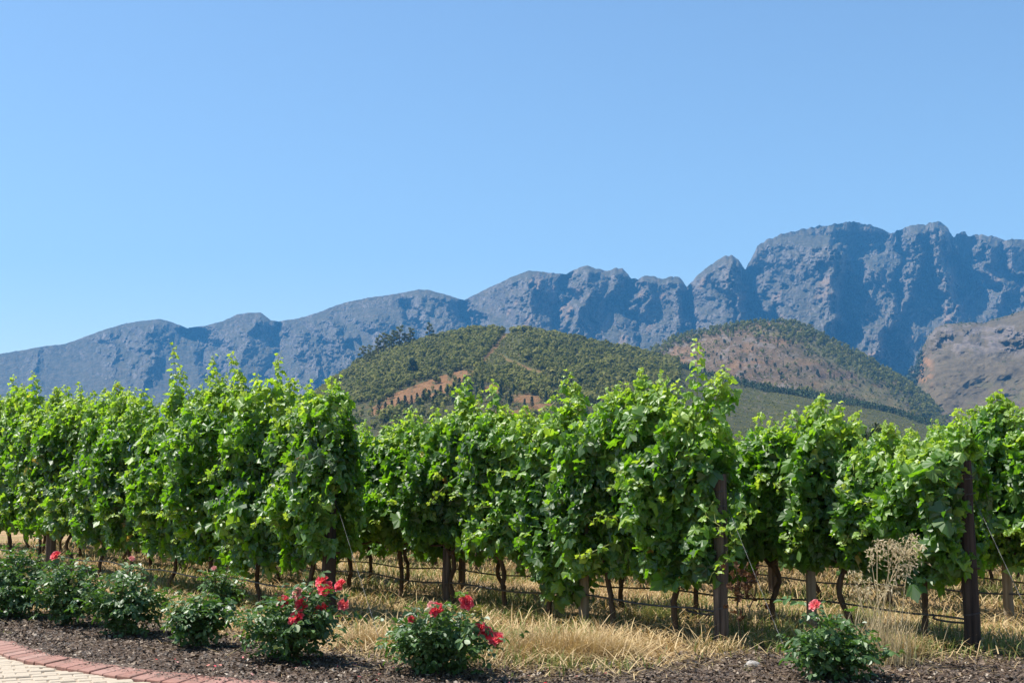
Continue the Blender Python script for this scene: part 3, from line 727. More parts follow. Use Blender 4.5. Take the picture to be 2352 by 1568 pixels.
def shoot_mesh(base, tip, r, n=9, s0=0.125):
    """a young shoot with leaves getting smaller towards the tip"""
    mb = MB(); base = np.asarray(base, float); tip = np.asarray(tip, float)
    side = np.array([r.normal(), r.normal(), 0]) * 0.05
    path = curve_pts([base, base * .6 + tip * .4 + side, base * .25 + tip * .75 - side * .3, tip], 12)
    mb.add(*tube(path, np.linspace(.0045, .0016, 12), 4), mat=1, tint=0)
    for k in range(3):                                        # tendrils near the tip
        p = path[-2 - 2 * k]; d = unit(np.array([r.normal(), r.normal(), .5]))
        mb.add(*tube(curve_pts([p, p + d * .05, p + d * .09 + [0, 0, .025 * r.normal()]], 6), [.0016] * 6, 3), mat=1, tint=0)
    u = np.linspace(0.08, 1, n); i = np.clip((u * 11).astype(int), 0, 11)
    pos = path[i]
    ang = np.arange(n) * 2.6 + r.uniform(0, 6)
    out = np.stack([np.cos(ang), np.sin(ang), 0 * ang], -1)
    sz = s0 * (1.1 - 0.72 * u) * r.uniform(.8, 1.2, n)
    pet = pos + out * (sz * .5)[:, None] + UP * (sz * .2)[:, None]
    for a, c in zip(pos, pet): mb.add(*tube([a, c], [.0016, .0012], 3, False), mat=1, tint=0)
    foliage(mb, pet, unit(out * .5 + UP * .8 + r.normal(size=(n, 3)) * .4), out * 0.8 - UP * (.5 - u[:, None]) + r.normal(size=(n, 3)) * .25, sz, 0.45 + 0.5 * u + r.normal(size=n) * .1, r)
    return mb.mesh('shoot', [M_VINE, M_CANE], False)

def canopy(k, t0, half_len, n, r, tmin=None):
    """leaves of one vine of row k, in world axes relative to its base"""
    t = t0 + r.uniform(-half_len, half_len, n) * r.uniform(.75, 1.1, n)
    if tmin is not None: t = np.where(t < tmin, tmin + r.uniform(0, .25, n), t)
    Px = E[k][0] + RD[0] * t; Py = E[k][1] + RD[1] * t
    xp = 1176 + F * Px / Py
    tx, ty = zip(*TOPS[k]); bx, by = zip(*BOTS[k])
    top = CAMH + ray(xp, np.interp(xp, tx, ty))[1] * Py
    bot = CAMH + ray(xp, np.interp(xp, bx, by) - (14 if k < 4 else 0))[1] * (Py - 0.3)
    top = top - .05 - vnoise(t * 5, 0 * t, 90 + k) * .14 - .26 * (.4 + .6 * abs(math.sin(t0 * 7))) * (.5 - .5 * np.cos(np.pi * (t - t0) / half_len)) ** 2
    s = r.uniform(0, 1, n) ** 0.92
    z = bot + .09 - .16 * vnoise(t * 7, 0 * t + k, 95) + (top - bot) * s + r.normal(size=n) * .025
    lump = 0.22 + 1.45 * vnoise(t * 3.0 + 40, z * 2.4, 60 + k) + .25 * vnoise(t * 8, z * 7, 160 + k)
    hw = 0.345 * np.interp(s, [0, .3, .7, .9, 1], [.55, 1, .88, .6, .22]) * lump * (.80 + .30 * np.cos(np.pi * (t - t0 - .2 * math.sin(t0 * 9)) / half_len))
    side = np.where(r.uniform(0, 1, n) < .58, 1.0, -1.0)
    q = (1 - .75 * r.uniform(0, 1, n) ** 1.6)
    wv = side * hw * q
    pos = np.stack([RD[0] * (t - t0) + RN[0] * wv, RD[1] * (t - t0) + RN[1] * wv, z], -1)
    end = np.zeros(n) if tmin is None else np.clip(1 - (t - tmin) / .3, 0, 1)
    nrm = RN * (side * .85)[:, None] + UP * (.66 + .40 * sst(.7, 1, s))[:, None] + r.normal(size=(n, 3)) * .74 - RD * (end * .8)[:, None]
    tip = -UP * .75 + RN * (side * .4)[:, None] + r.normal(size=(n, 3)) * .5
    size = .116 * np.exp(r.normal(size=n) * .22) * np.interp(s, [0, .75, 1], [1.05, 1, .72])
    ln = fbm(t * 1.6, z * 1.6, 3, 70 + k)
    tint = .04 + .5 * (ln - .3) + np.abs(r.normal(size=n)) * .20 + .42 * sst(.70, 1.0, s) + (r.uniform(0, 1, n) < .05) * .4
    return pos, unit(nrm), tip, size, tint
def make_vine(k, t0, half_len, n, label, group, seed, tmin=None, lean=0.0):
    r = np.random.default_rng(seed)
    base = row_pt(k, t0)
    root = empty('grape_vine', label, 'grape vine', base, 0, group)
    tr = child('trunk', vine_trunk(r, .72, lean), root); tr.rotation_euler = (0, 0, ROWZ + math.pi)
    mb = MB()
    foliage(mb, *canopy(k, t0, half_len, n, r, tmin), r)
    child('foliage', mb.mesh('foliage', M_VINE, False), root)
    for (px, py) in SHOOTS.get(k, []):
        ts = row_t(k, px)
        if abs(ts - t0) <= half_len and (ts - t0) > -half_len:
            Yd = row_pt(k, ts)[1]
            tipw = at(px, py, Yd)
            bt = row_t(k, px) + r.normal() * .05
            tx, ty = zip(*TOPS[k])
            zt = CAMH + ray(px, np.interp(px, tx, ty))[1] * Yd - .28
            b_ = row_pt(k, bt, min(zt, tipw[2] - .3))
            L = tipw[2] - b_[2]
            child('shoot', shoot_mesh(b_ - base, tipw - base, r, int(9 + L * 22)), root)
    for q in range(int(half_len * 9)):                        # short shoots all along the top
        ts = t0 + r.uniform(-half_len, half_len)
        if tmin is not None and ts < tmin + .1: continue
        Pb = row_pt(k, ts); px = 1176 + F * Pb[0] / Pb[1]; tx, ty = zip(*TOPS[k])
        zt = CAMH + ray(px, np.interp(px, tx, ty))[1] * Pb[1]
        b_ = row_pt(k, ts, zt - .28) + RN * r.normal() * .10 - base
        child('shoot', shoot_mesh(b_, b_ + UP * (.28 + r.uniform(-.06, .11)) + RD * r.normal() * .07 + RN * r.normal() * .08, r, 11, .10), root)
    for q in range(int(half_len * 7)):                        # canes hanging out of the sunny face
        ts = t0 + r.uniform(-half_len, half_len) * .9
        if tmin is not None and ts < tmin + .15: continue
        z0 = r.uniform(.95, 1.75); b_ = row_pt(k, ts, z0) + RN * .22 - base
        child('shoot', shoot_mesh(b_, b_ + RN * r.uniform(.22, .36) + UP * r.uniform(-.30, .12) + RD * r.normal() * .14, r, 8, .115), root)
    return root

ROWNAME = {1: 'left row ending at the dark post behind the rose bush with the most blooms', 2: 'middle row ending at the brown post between the rose bushes', 3: 'right row ending at the tall dark post', 4: 'row at the right edge beyond the tall dark post'}
ORD = ['first', 'second', 'third', 'fourth', 'fifth', 'sixth', 'seventh', 'eighth', 'ninth', 'tenth', 'eleventh', 'twelfth', 'thirteenth']
SHORT = {1: 'behind the roses on the left', 2: 'ending at the brown post', 3: 'ending at the tall dark post', 4: 'of the row beyond the tall dark post'}
TRUNKS = {1: [720, 600, 494, 398, 302, 238, 165, 95, 28, -40], 2: [1546, 1404, 1259, 1150, 1040, 921, 803], 3: [2118, 1935, 1770], 4: [2352, 2215]}
HERO = []
for k in (1, 2, 3, 4):
    ts = [row_t(k, x) for x in TRUNKS[k]]
    for i, t in enumerate(ts):
        lo = ts[i - 1] if i else t - 1.1
        hi = ts[i + 1] if i + 1 < len(ts) else t + 1.1
        hl = max(t - lo, hi - t) / 2 + .12
        if i == 0: hl = max(hl, t + .1)
        tmin = None
        if i == 0 and k < 4: tmin = -0.32 if k == 1 else -0.05
        lab = '%s grape vine from the end of the row %s' % (ORD[i], SHORT[k])
        if k == 4: lab = ('grape vine cut by the right picture edge beyond the tall dark post', 'grape vine just behind the tall dark post, in the next row')[i]
        n = int(2 * hl * 1100 * (1.0 if k < 4 else .8))
        HERO.append(make_vine(k, t, hl, n, lab, 'grape vines in trellised rows', 1000 * k + i, tmin, 0.12 if (k == 1 and i == 3) else 0.0))

# a bright leafy shoot hanging out over the brown end post
r = np.random.default_rng(321); v0 = [o for o in HERO if o['label'] == 'first grape vine from the end of the row ending at the brown post'][0]
b_ = np.array(v0.location); q0 = E[2] - RD * .05
for (ax_, ay_, bx_, by_, nn_) in ((1688, 1190, 1684, 1262, 14), (1700, 1150, 1706, 1225, 9), (1668, 1265, 1650, 1320, 9), (1640, 1150, 1652, 1230, 8)):
    child('shoot', shoot_mesh(at(ax_, ay_, q0[1] - .16) - b_, at(bx_, by_, q0[1] - .30) - b_, r, nn_, .12), v0)

# vines of the rows behind: five of one build, then copies
BACK = []
for j in range(5):
    r = np.random.default_rng(500 + j)
    root = empty('grape_vine', 'grape vine in the rows behind, seen mostly as a trunk under the leaves', 'grape vine', (0, 0, 0), 0, 'grape vines in the rows behind')
    KIDS[root.name] = []
    KIDS[root.name].append(child('trunk', vine_trunk(r, .72, r.normal() * .05), root))
    n = 800
    l = r.uniform(-.62, .62, n); s = r.uniform(0, 1, n); z = .62 + 1.5 * s + .1 * np.sin(l * 6 + j)
    side = np.where(r.uniform(0, 1, n) < .5, 1., -1.); hw = .34 * np.interp(s, [0, .3, .8, 1], [.6, 1, .8, .25])
    pos = np.stack([l, side * hw * (1 - .7 * r.uniform(0, 1, n) ** 1.6), z], -1)
    nrm = np.stack([0 * l, side * .85, .3 + .5 * s], -1) + r.normal(size=(n, 3)) * .55
    tip = np.stack([0 * l, side * .4, -.75 + 0 * l], -1) + r.normal(size=(n, 3)) * .5
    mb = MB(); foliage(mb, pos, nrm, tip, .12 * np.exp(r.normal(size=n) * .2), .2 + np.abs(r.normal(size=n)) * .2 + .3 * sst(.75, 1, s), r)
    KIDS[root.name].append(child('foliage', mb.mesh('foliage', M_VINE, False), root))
    BACK.append(root)
used = [False] * 5
spots = []
for k in range(2, 11):
    t = (row_t(k, TRUNKS[k][-1]) + 1.1) if k in TRUNKS else 0.6
    while t < 26:
        P = row_pt(k, t); px = 1176 + F * P[0] / P[1]
        if P[1] > 33 or px < -160: break
        if px < 2480 and P[1] > 8: spots.append((k, P, t))
        t += 1.12 + 0.1 * math.sin(t * 5 + k)
for i, (k, P, t) in enumerate(spots):
    j = (i * 3 + k) % 5
    rz = ROWZ + (math.pi if (i % 2) else 0)
    sc = (1, 1, 0.93 + 0.1 * ((i * 7) % 5) / 5)
    if not used[j]:
        o = BACK[j]; o.location = [float(c) for c in P]; o.rotation_euler = (0, 0, rz); o.scale = sc; used[j] = True
    else: dup(BACK[j], P, rz, sc)

# ------------------------------------------------------------------ posts, hoses, stays
def post(name, k, x, h, rad, mat, label, group, band=False, t=None, seed=0, z0=-0.2):
    P = row_pt(k, row_t(k, x) if t is None else t)
    o = empty(name, label, 'post', P, 0, group)
    r = np.random.default_rng(seed); mb = MB()
    zs = np.linspace(z0, h, 9)
    path = np.column_stack([r.normal(size=9) * .003 + .012 * zs * (r.uniform(-1, 1)), r.normal(size=9) * .003, zs])
    V, Fs = tube(path, rad * (1 - .06 * (zs - z0) / (h - z0)), 16)
    V = V + r.normal(size=V.shape) * .0012
    mb.add(V, Fs); child('post_body', mb.mesh('post_body', mat, False), o)
    if band:
        for zb in (h - .17, h - .31, .36):
            b2 = MB(); a = np.linspace(0, 2 * np.pi, 17)
            for q in range(2):
                b2.add(*tube(np.column_stack([np.cos(a) * (rad + .002), np.sin(a) * (rad + .002), zb + .008 * q + .012 * np.cos(a)]), .0022, 4, False))
            child('wire_band', b2.mesh('wire_band', M_WIRE, True), o)
    return o
post('end_post', 1, 755, 1.66, .082, M_POST_SHADE, 'timber end post coloured dark for shade behind the rose bush with the most blooms', 'row end posts', True, 0.0, 1)
post('end_post', 2, 1658, 1.62, .070, M_POST, 'reddish brown timber end post of the middle vine row', 'row end posts', True, 0.0, 2)
post('end_post', 3, 2236, 1.74, .072, M_POST_SHADE, 'tall timber end post, coloured dark for shade, standing bare at the right vine row', 'row end posts', True, 0.0, 3)
post('line_post', 1, 122, 1.9, .085, M_POST, 'thick brown line post among the vines of the left row', 'line posts within the rows', seed=4)
post('line_post', 2, 1339, 1.9, .055, M_POSTG, 'grey line post beside the low hanging vine leaves of the middle row', 'line posts within the rows', seed=5)
post('line_post', 2, 1026, 1.9, .050, M_POST, 'dark line post of the middle row seen right above the rose bush with loose blooms', 'line posts within the rows', seed=6)
post('line_post', 3, 1857, 1.9, .052, M_POSTG, 'pale grey line post just above the rose bush on the right', 'line posts within the rows', seed=7)
post('line_post', 4, 2305, 1.9, .055, M_POSTG, 'grey brown line post right of the tall dark end post', 'line posts within the rows', seed=8)
post('line_post', 4, 1772, 1.9, .07, M_POST, 'brown line post far back between the brown end post and the pale line post', 'line posts within the rows', seed=9)
post('line_post', 3, 1062, 1.9, .05, M_POST, 'dark line post far back under the middle row', 'line posts within the rows', seed=10)

def hose(k, t0, t1, label, coil=False):
    mb = MB(); r = np.random.default_rng(70 + k); n = 90
    t = np.linspace(t0, t1, n)
    z = .33 + .018 * np.sin(t * 2.9 + k) + .012 * np.sin(t * 1.1)
    P = np.array([row_pt(k, a, b) for a, b in zip(t, z)]) + RN * .035
    if coil:
        a = np.linspace(0, 5.2, 26)
        c0 = P[0] - RD * .10
        cl = np.array([c0 - RD * (.20 * (np.sin(q)) ) + UP * (.025 * np.cos(q) - .03) + RN * (.06 * (np.cos(q) - 1) * .5) for q in a])
        P = np.vstack([cl[::-1], P])
    mb.add(*tube(P, .0105, 6))
    o = mb.build('drip_hose', M_HOSE, smooth=True)
    return tag(o, label, 'hose', 'black drip hoses along the vine rows')
hose(1, .1, 14, 'black drip hose strung along the left row behind the roses')
hose(2, .35, 14, 'black drip hose along the middle row, looped back near the brown end post', True)
hose(3, .30, 14, 'black drip hose along the right row, looped back beside the tall dark end post', True)
hose(4, -1.5, 16, 'black drip hose of the row beyond the tall dark end post')
hose(5, 0, 18, 'black drip hose far back, behind the row beyond the tall dark end post')
# hose lying in the mulch between the rose bushes
pts = [ground(470, 1487), ground(520, 1489), ground(575, 1494), ground(640, 1500), ground(700, 1508), ground(800, 1520), ground(880, 1532)]
mb = MB(); q = curve_pts(pts, 40); q[:, 2] = .02 + .006 * np.sin(np.arange(40)); mb.add(*tube(q, .010, 6))
tag(mb.build('ground_hose', M_HOSE, smooth=True), 'black hose lying on the mulch between the rose bushes', 'hose')

def stay(k, pts, label):
    mb = MB(); P = np.array(pts)
    n = 40; q = curve_pts(P, n)
    d = unit(q[-1] - q[0]); u = unit(np.cross(d, UP)); v = np.cross(d, u)
    for ph in (0, math.pi):
        a = np.linspace(0, 30, n * 3) + ph; qq = np.stack([np.interp(np.linspace(0, n - 1, n * 3), np.arange(n), q[:, i]) for i in range(3)], -1)
        mb.add(*tube(qq + .0013 * (np.cos(a)[:, None] * u + np.sin(a)[:, None] * v), .0012, 4), mat=0)
    o = mb.build('stay_wire', M_WIRE, smooth=True)
    return tag(o, label, 'wire', 'twisted stay wires of the end posts')
def stay_to(k, h, foot):
    top = row_pt(k, 0, h) - RD * .06; f = ground(*foot)
    return [top, top * .5 + f * .5 + [0, 0, -.01], f - [0, 0, .02]]
stay(1, stay_to(1, 1.42, (884, 1503)), 'twisted wire stay running down from the dark post behind the roses')
stay(2, stay_to(2, 1.40, (1830, 1552)), 'twisted wire stay running down from the brown end post to the right rose bush')
stay(3, stay_to(3, 1.42, (2445, 1580)), 'twisted wire stay running down from the tall dark end post')

# ------------------------------------------------------------------ mulch bed, kerb, paving
BX = np.array([-14, -9, -7.2, -6.0, -5.1, -4.3, -3.4, -2.2, -1.2, 0, 0.8, 2, 3.2, 4.2, 6, 9, 14])
BY = np.array([23, 18, 16.4, 15.4, 15.0, 14.6, 13.6, 12.2, 11.2, 10.4, 10.6, 11.7, 11.4, 11.3, 11.2, 11.0, 11.0])
def bed_edge(x): return np.interp(x, BX, BY) + (fbm(np.asarray(x) * 1.5, 0 * np.asarray(x), 3, 15) - .5) * .7
KT = [ground(a, b, .058) for a, b in ((-420, 1440), (-260, 1448), (-120, 1457), (0, 1467.5), (102, 1500), (273, 1529), (444, 1550), (636, 1565), (860, 1580), (1150, 1592), (1500, 1600), (2000, 1606))]
kc = curve_pts(KT, 400)
def ground_h(x, y): return .012 + .05 * (fbm(x * 1.3, y * 1.3, 3, 12) - .4) + .02 * (fbm(x * 6, y * 6, 3, 13) - .5)
xs = np.linspace(-14, 14, 420); vs = np.linspace(0, 1, 90)
nearY = np.interp(xs, kc[:, 0], kc[:, 1]) + .03
X = xs[:, None] + 0 * vs[None]; Y = nearY[:, None] + (np.maximum(bed_edge(xs), nearY + .3)[:, None] - nearY[:, None]) * vs[None]
Z = np.maximum(ground_h(X, Y) * sst(0, .06, vs[None]) * sst(1, .9, vs[None]), .004) + .004
m, nt, b, out = new_mat('bark_mulch')
tc = nt.nodes.new('ShaderNodeTexCoord')
vo = nd(nt, 'ShaderNodeTexVoronoi', i_Scale=38.0); mp = nd(nt, 'ShaderNodeMapping'); mp.inputs['Scale'].default_value = (1, 1.6, 1)
nt.links.new(tc.outputs['Object'], mp.inputs[0]); nt.links.new(mp.outputs[0], vo.inputs['Vector'])
sep = nt.nodes.new('ShaderNodeSeparateColor'); nt.links.new(vo.outputs['Color'], sep.inputs[0])
c = ramp(nt, sep.outputs[0], [(0.0, (0.028, 0.018, 0.012)), (0.5, (0.078, 0.050, 0.033)), (0.85, (0.15, 0.10, 0.068)), (1.0, (0.28, 0.22, 0.17))])
c = mix(nt, ramp(nt, noise(nt, 1.2, 5, .6), [(.45, (0, 0, 0)), (.7, (.7, .7, .7))]), c, (0.12, 0.08, 0.055))
nt.links.new(c, b.inputs['Base Color']); b.inputs['Roughness'].default_value = 0.9; b.inputs['Specular IOR Level'].default_value = .25
bump(nt, b, vo.outputs['Distance'], 1.0, .03)
mb = MB(); mb.add(np.stack([X, Y, Z], -1).reshape(-1, 3), grid_faces(420, 90))
tag(mb.build('mulch_bed', m, smooth=True), 'dark bark mulch bed along the kerb', 'ground', kind='structure')
# loose bark chips and small stones lying on it
r = np.random.default_rng(44); n = 42000
x = r.uniform(-7, 6, n); ny = np.interp(x, kc[:, 0], kc[:, 1]) + .04; fy = bed_edge(x) + .25
y = ny + (fy - ny) * r.uniform(0, 1, n); ok = (y > ny) & (fy > ny)
x, y = x[ok], y[ok]; n = len(x)
CHIP = np.array([[[-.5, -.3, 0], [.45, -.35, .08], [.5, .25, .02], [-.4, .32, .1]], [[-.5, -.18, .1], [.4, -.25, 0], [.5, .2, .12], [-.45, .15, 0]]])
V, Fa = scatter(CHIP, QF, np.stack([x, y, ground_h(x, y) + .014 + r.uniform(0, .012, n)], -1), unit(r.normal(size=(n, 3)) * .38 + UP), r.normal(size=(n, 3)), .016 + .030 * r.uniform(0, 1, n) ** 2.2, r.integers(0, 2, n))
mc, nt, b, out = new_mat('bark_chip')
nt.links.new(ramp(nt, attr(nt, 'tint'), [(0, (0.020, 0.013, 0.009)), (.5, (0.065, 0.042, 0.028)), (.85, (0.14, 0.095, 0.062)), (.96, (0.26, 0.20, 0.14)), (1, (0.42, 0.36, 0.29))]), b.inputs['Base Color'])
b.inputs['Roughness'].default_value = .75
mb = MB(); mb.add(V, Fa, tint=np.repeat(r.uniform(0, 1, n), 4))
ns_ = 1500; x = r.uniform(-5, -1.2, ns_); off = np.abs(r.normal(size=ns_)) * .13; yk = np.interp(x, kc[:, 0], kc[:, 1]); yy = yk + .05 - off; okk = off < .24
x, yy, off = x[okk], yy[okk], off[okk]; ns_ = len(x)
V, Fa = scatter(CHIP, QF, np.stack([x, yy, .068 - .1 * np.clip(off - .05, 0, .2) + 0 * x], -1), unit(r.normal(size=(ns_, 3)) * .2 + UP), r.normal(size=(ns_, 3)), r.uniform(.008, .024, ns_), r.integers(0, 2, ns_))
mb.add(V, Fa, tint=np.repeat(r.uniform(0, 1, ns_), 4))
tag(mb.build('bark_chips', mc), 'loose dark bark chips and grit covering the mulch bed', 'bark chips', kind='stuff')

n = 30; x = r.uniform(-3.2, .9, n); yy = np.interp(x, [-3.2, -1.96, -.6, .9], [11.2, 10.4, 9.95, 9.9]) + r.normal(size=n) * .28; ok = yy > np.interp(x, kc[:, 0], kc[:, 1]) + .05; x, yy = x[ok], yy[ok]; n = len(x)
V, Fa = scatter(CHIP, QF, np.stack([x, yy, ground_h(x, yy) + .03], -1), unit(r.normal(size=(n, 3)) * .4 + UP), r.normal(size=(n, 3)), r.uniform(.02, .035, n), r.integers(0, 2, n))
PETALS = (V, Fa, n)
# kerb of red bricks laid across
mk, nt, b, out = new_mat('red_brick')
c = ramp(nt, noise(nt, 26, 7, .7), [(.3, (0.15, 0.068, 0.050)), (.55, (0.26, 0.12, 0.088)), (.75, (0.34, 0.19, 0.145))])
c = mix(nt, attr(nt, 'tint'), c, (0.30, 0.17, 0.135))
c = mix(nt, ramp(nt, noise(nt, 7, 6, .7), [(.48, (0, 0, 0)), (.68, (.75, .75, .75))]), c, (0.16, 0.10, 0.075))
nt.links.new(c, b.inputs['Base Color']); b.inputs['Roughness'].default_value = .85; bump(nt, b, noise(nt, 60, 5, .7), .5, .006)
mo = plain_mat('mortar', (0.22, 0.17, 0.12), (0.38, 0.31, 0.23), 30, .95, .4)
seg = np.concatenate([[0], np.cumsum(np.linalg.norm(np.diff(kc[:, :2], axis=0), axis=1))]); L = seg[-1]
def kpt(s): return np.array([np.interp(s, seg, kc[:, 0]), np.interp(s, seg, kc[:, 1])])
def box8(c0, ux, uy, lx, ly, z0, z1, tilt=0.0, bev=.006):
    """bevelled brick: c0 is the middle of its back edge, ux runs along the kerb, uy across it towards the paving"""
    V = []
    for zz, ins in ((z0, 0), (z1 - bev, 0), (z1, bev)):
        for a, bb in ((-.5, 0), (.5, 0), (.5, 1), (-.5, 1)):
            pa = a * (lx - 2 * ins); pb = ins + bb * (ly - 2 * ins)
            p = c0 + ux * pa + uy * pb
            V.append((p[0], p[1], zz - tilt * pb if zz > z0 else zz))
    f = [(0, 1, 5, 4), (1, 2, 6, 5), (2, 3, 7, 6), (3, 0, 4, 7), (4, 5, 9, 8), (5, 6, 10, 9), (6, 7, 11, 10), (7, 4, 8, 11), (8, 9, 10, 11)]
    return np.array(V), np.array(f)
mb = MB(); r = np.random.default_rng(3); s = .1
KW = .225
while s < L - .3:
    bl = .165; c0 = kpt(s); d = kpt(s + .05) - kpt(s - .05); d = d / np.linalg.norm(d); nrm2 = np.array([d[1], -d[0]])
    if nrm2[1] > 0: nrm2 = -nrm2
    j = r.normal(size=2) * .003; tn = r.uniform(0, 1) ** 1.5
    mb.add(*box8(c0 + nrm2 * .012 + j, d, nrm2, bl - .012, KW, -.05, .062 + r.normal() * .003, .10), tint=tn)
    if int(s / bl) % 1 == 0: mb.add(*box8(c0 - nrm2 * .055 + j, d, nrm2, bl - .010, .058, -.05, .052 + r.normal() * .004, .0), tint=tn * .3)
    s += bl
for s in np.arange(.1, L - .2, .05):      # mortar bed under and between the bricks
    c0 = kpt(s); d = kpt(s + .05) - kpt(s - .05); d = d / np.linalg.norm(d); nrm2 = np.array([d[1], -d[0]])
    if nrm2[1] > 0: nrm2 = -nrm2
    V, f = box8(c0 - nrm2 * .05, d, nrm2, .0505, KW + .055, -.05, .046, .10, .001); mb.add(V, f, mat=1, tint=0)
tag(mb.build('kerb', [mk, mo]), 'curved kerb of red bricks along the mulch bed', 'kerb', kind='structure')
# buff stone paving inside the kerb
mpv, nt, b, out = new_mat('buff_paver')
nt.links.new(mix(nt, attr(nt, 'tint'), ramp(nt, noise(nt, 30, 7, .7), [(.3, (0.28, 0.225, 0.165)), (.7, (0.45, 0.38, 0.285))]), (0.37, 0.31, 0.235)), b.inputs['Base Color'])
b.inputs['Roughness'].default_value = .85; bump(nt, b, noise(nt, 45, 5, .7), .6, .006)
mb = MB(); r = np.random.default_rng(6)
ang = math.radians(24); ux = np.array([math.cos(ang), math.sin(ang)]); uy = np.array([-ux[1], ux[0]])
for i in range(-46, 40):
    for j in range(-34, 34):
        p = np.array([-4.2, 9.6]) + ux * (i * .205 + (j % 2) * .1) + uy * (j * .125) + r.normal(size=2) * .004
        if p[1] > np.interp(p[0], kc[:, 0], kc[:, 1]) - .285 or p[1] < 6.5: continue
        mb.add(*box8(p, ux, uy, .192, .113, -.04, .018 + r.normal() * .003, r.normal() * .02, .008), tint=r.uniform(0, 1))
tag(mb.build('paving', mpv), 'pale buff stone pavers inside the kerb', 'paving', kind='structure')
mb = MB(); gxs = np.linspace(-12, 12, 60); e = np.interp(gxs, kc[:, 0], kc[:, 1]) - .26
V = np.concatenate([np.column_stack([gxs, e, 0 * gxs + .009]), np.column_stack([gxs, 0 * gxs + 5.5, 0 * gxs + .009])])
mb.add(V, np.array([[60 + i, 60 + i + 1, i + 1, i] for i in range(59)]))
tag(mb.build('joint_sand', mo), 'sandy joint bed under the pavers', 'paving bed', kind='structure')

# ------------------------------------------------------------------ dry grass and weeds
def blades(mb, P, L, w, lean_dir, lean, tint, r, curl=0.5):
    """bent strips: 3 levels, tip pointed"""
    n = len(L); d = unit(lean_dir); side = unit(np.cross(d, UP) + 1e-6)
    mid = P + UP * (L * .55 * np.cos(lean))[:, None] + d * (L * .55 * np.sin(lean))[:, None]
    l2 = lean + curl * r.uniform(.4, 1.6, n)
    tip = mid + UP * (L * .45 * np.cos(l2))[:, None] + d * (L * .45 * np.sin(l2))[:, None]
    hw = (w * .5)[:, None] * side
    V = np.stack([P - hw, P + hw, mid + hw * .8, mid - hw * .8, tip], 1).reshape(-1, 3)
    o = (np.arange(n) * 5)[:, None]
    mb.add(V, [o + np.array([0, 1, 2, 3]), o + np.array([3, 2, 4])], tint=np.repeat(np.clip(tint, 0, 1), 5))
r = np.random.default_rng(77)
n = 210000
Yv = 9.9 + 24 * r.uniform(0, 1, n) ** 1.7; Xv = r.uniform(-.46, .46, n) * Yv * 1.05
edge = bed_edge(Xv)
pn_ = fbm(Xv * 1.1, Yv * 1.1, 3, 81); gn = fbm(Xv * .8 + 9, Yv * .8, 3, 82)
keep = (Yv > edge + r.normal(size=n) * .22) & (r.uniform(0, 1, n) < np.clip(-.15 + 1.7 * pn_, 0.04, 1))
Xv, Yv, gn, pn_ = Xv[keep], Yv[keep], gn[keep], pn_[keep]; n = len(Xv)
far = np.clip((Yv - 10) / 20, 0, 1)
# greener along the vine rows
rd = np.full(n, 9.)
for k in range(1, 11): rd = np.minimum(rd, np.abs((Xv - E[k][0]) * RN[0] + (Yv - E[k][1]) * RN[1]))
green = r.uniform(0, 1, n) < np.clip((gn - .43) * 2.6 + .26 * np.exp(-rd * 2.5), .03, .8)
Lb = r.uniform(.05, .23, n) * (.6 + .9 * pn_) * np.where(green, .8, 1)
lean = np.where(green, r.uniform(.1, .7, n), r.uniform(.55, 1.57, n))
a = r.uniform(0, 2 * np.pi, n)
mb = MB()
ns = 26000; Ys = 9.9 + 18 * r.uniform(0, 1, ns) ** 1.6; Xs = r.uniform(-.46, .46, ns) * Ys; ok = Ys > bed_edge(Xs) + r.normal(size=ns) * .3; Xs, Ys = Xs[ok], Ys[ok]; ns = len(Xs); a_ = r.uniform(0, 6.28, ns)
blades(mb, np.stack([Xs, Ys, r.uniform(.02, .10, ns)], -1), r.uniform(.15, .42, ns), r.uniform(.006, .011, ns), np.stack([np.cos(a_), np.sin(a_), 0 * a_], -1), r.uniform(.9, 1.6, ns), r.uniform(.4, .66, ns), r, .3)
blades(mb, np.stack([Xv, Yv, r.uniform(0, .05, n)], -1), Lb, .006 + .008 * far + r.uniform(0, .005, n), np.stack([np.cos(a), np.sin(a), 0 * a], -1), lean,
       np.where(green, r.uniform(.78, 1, n), r.uniform(.05, .66, n)), r)
tag(mb.build('dry_grass', M_GRASS), 'matted golden dry grass with green weeds between the vine rows', 'grass', kind='stuff')
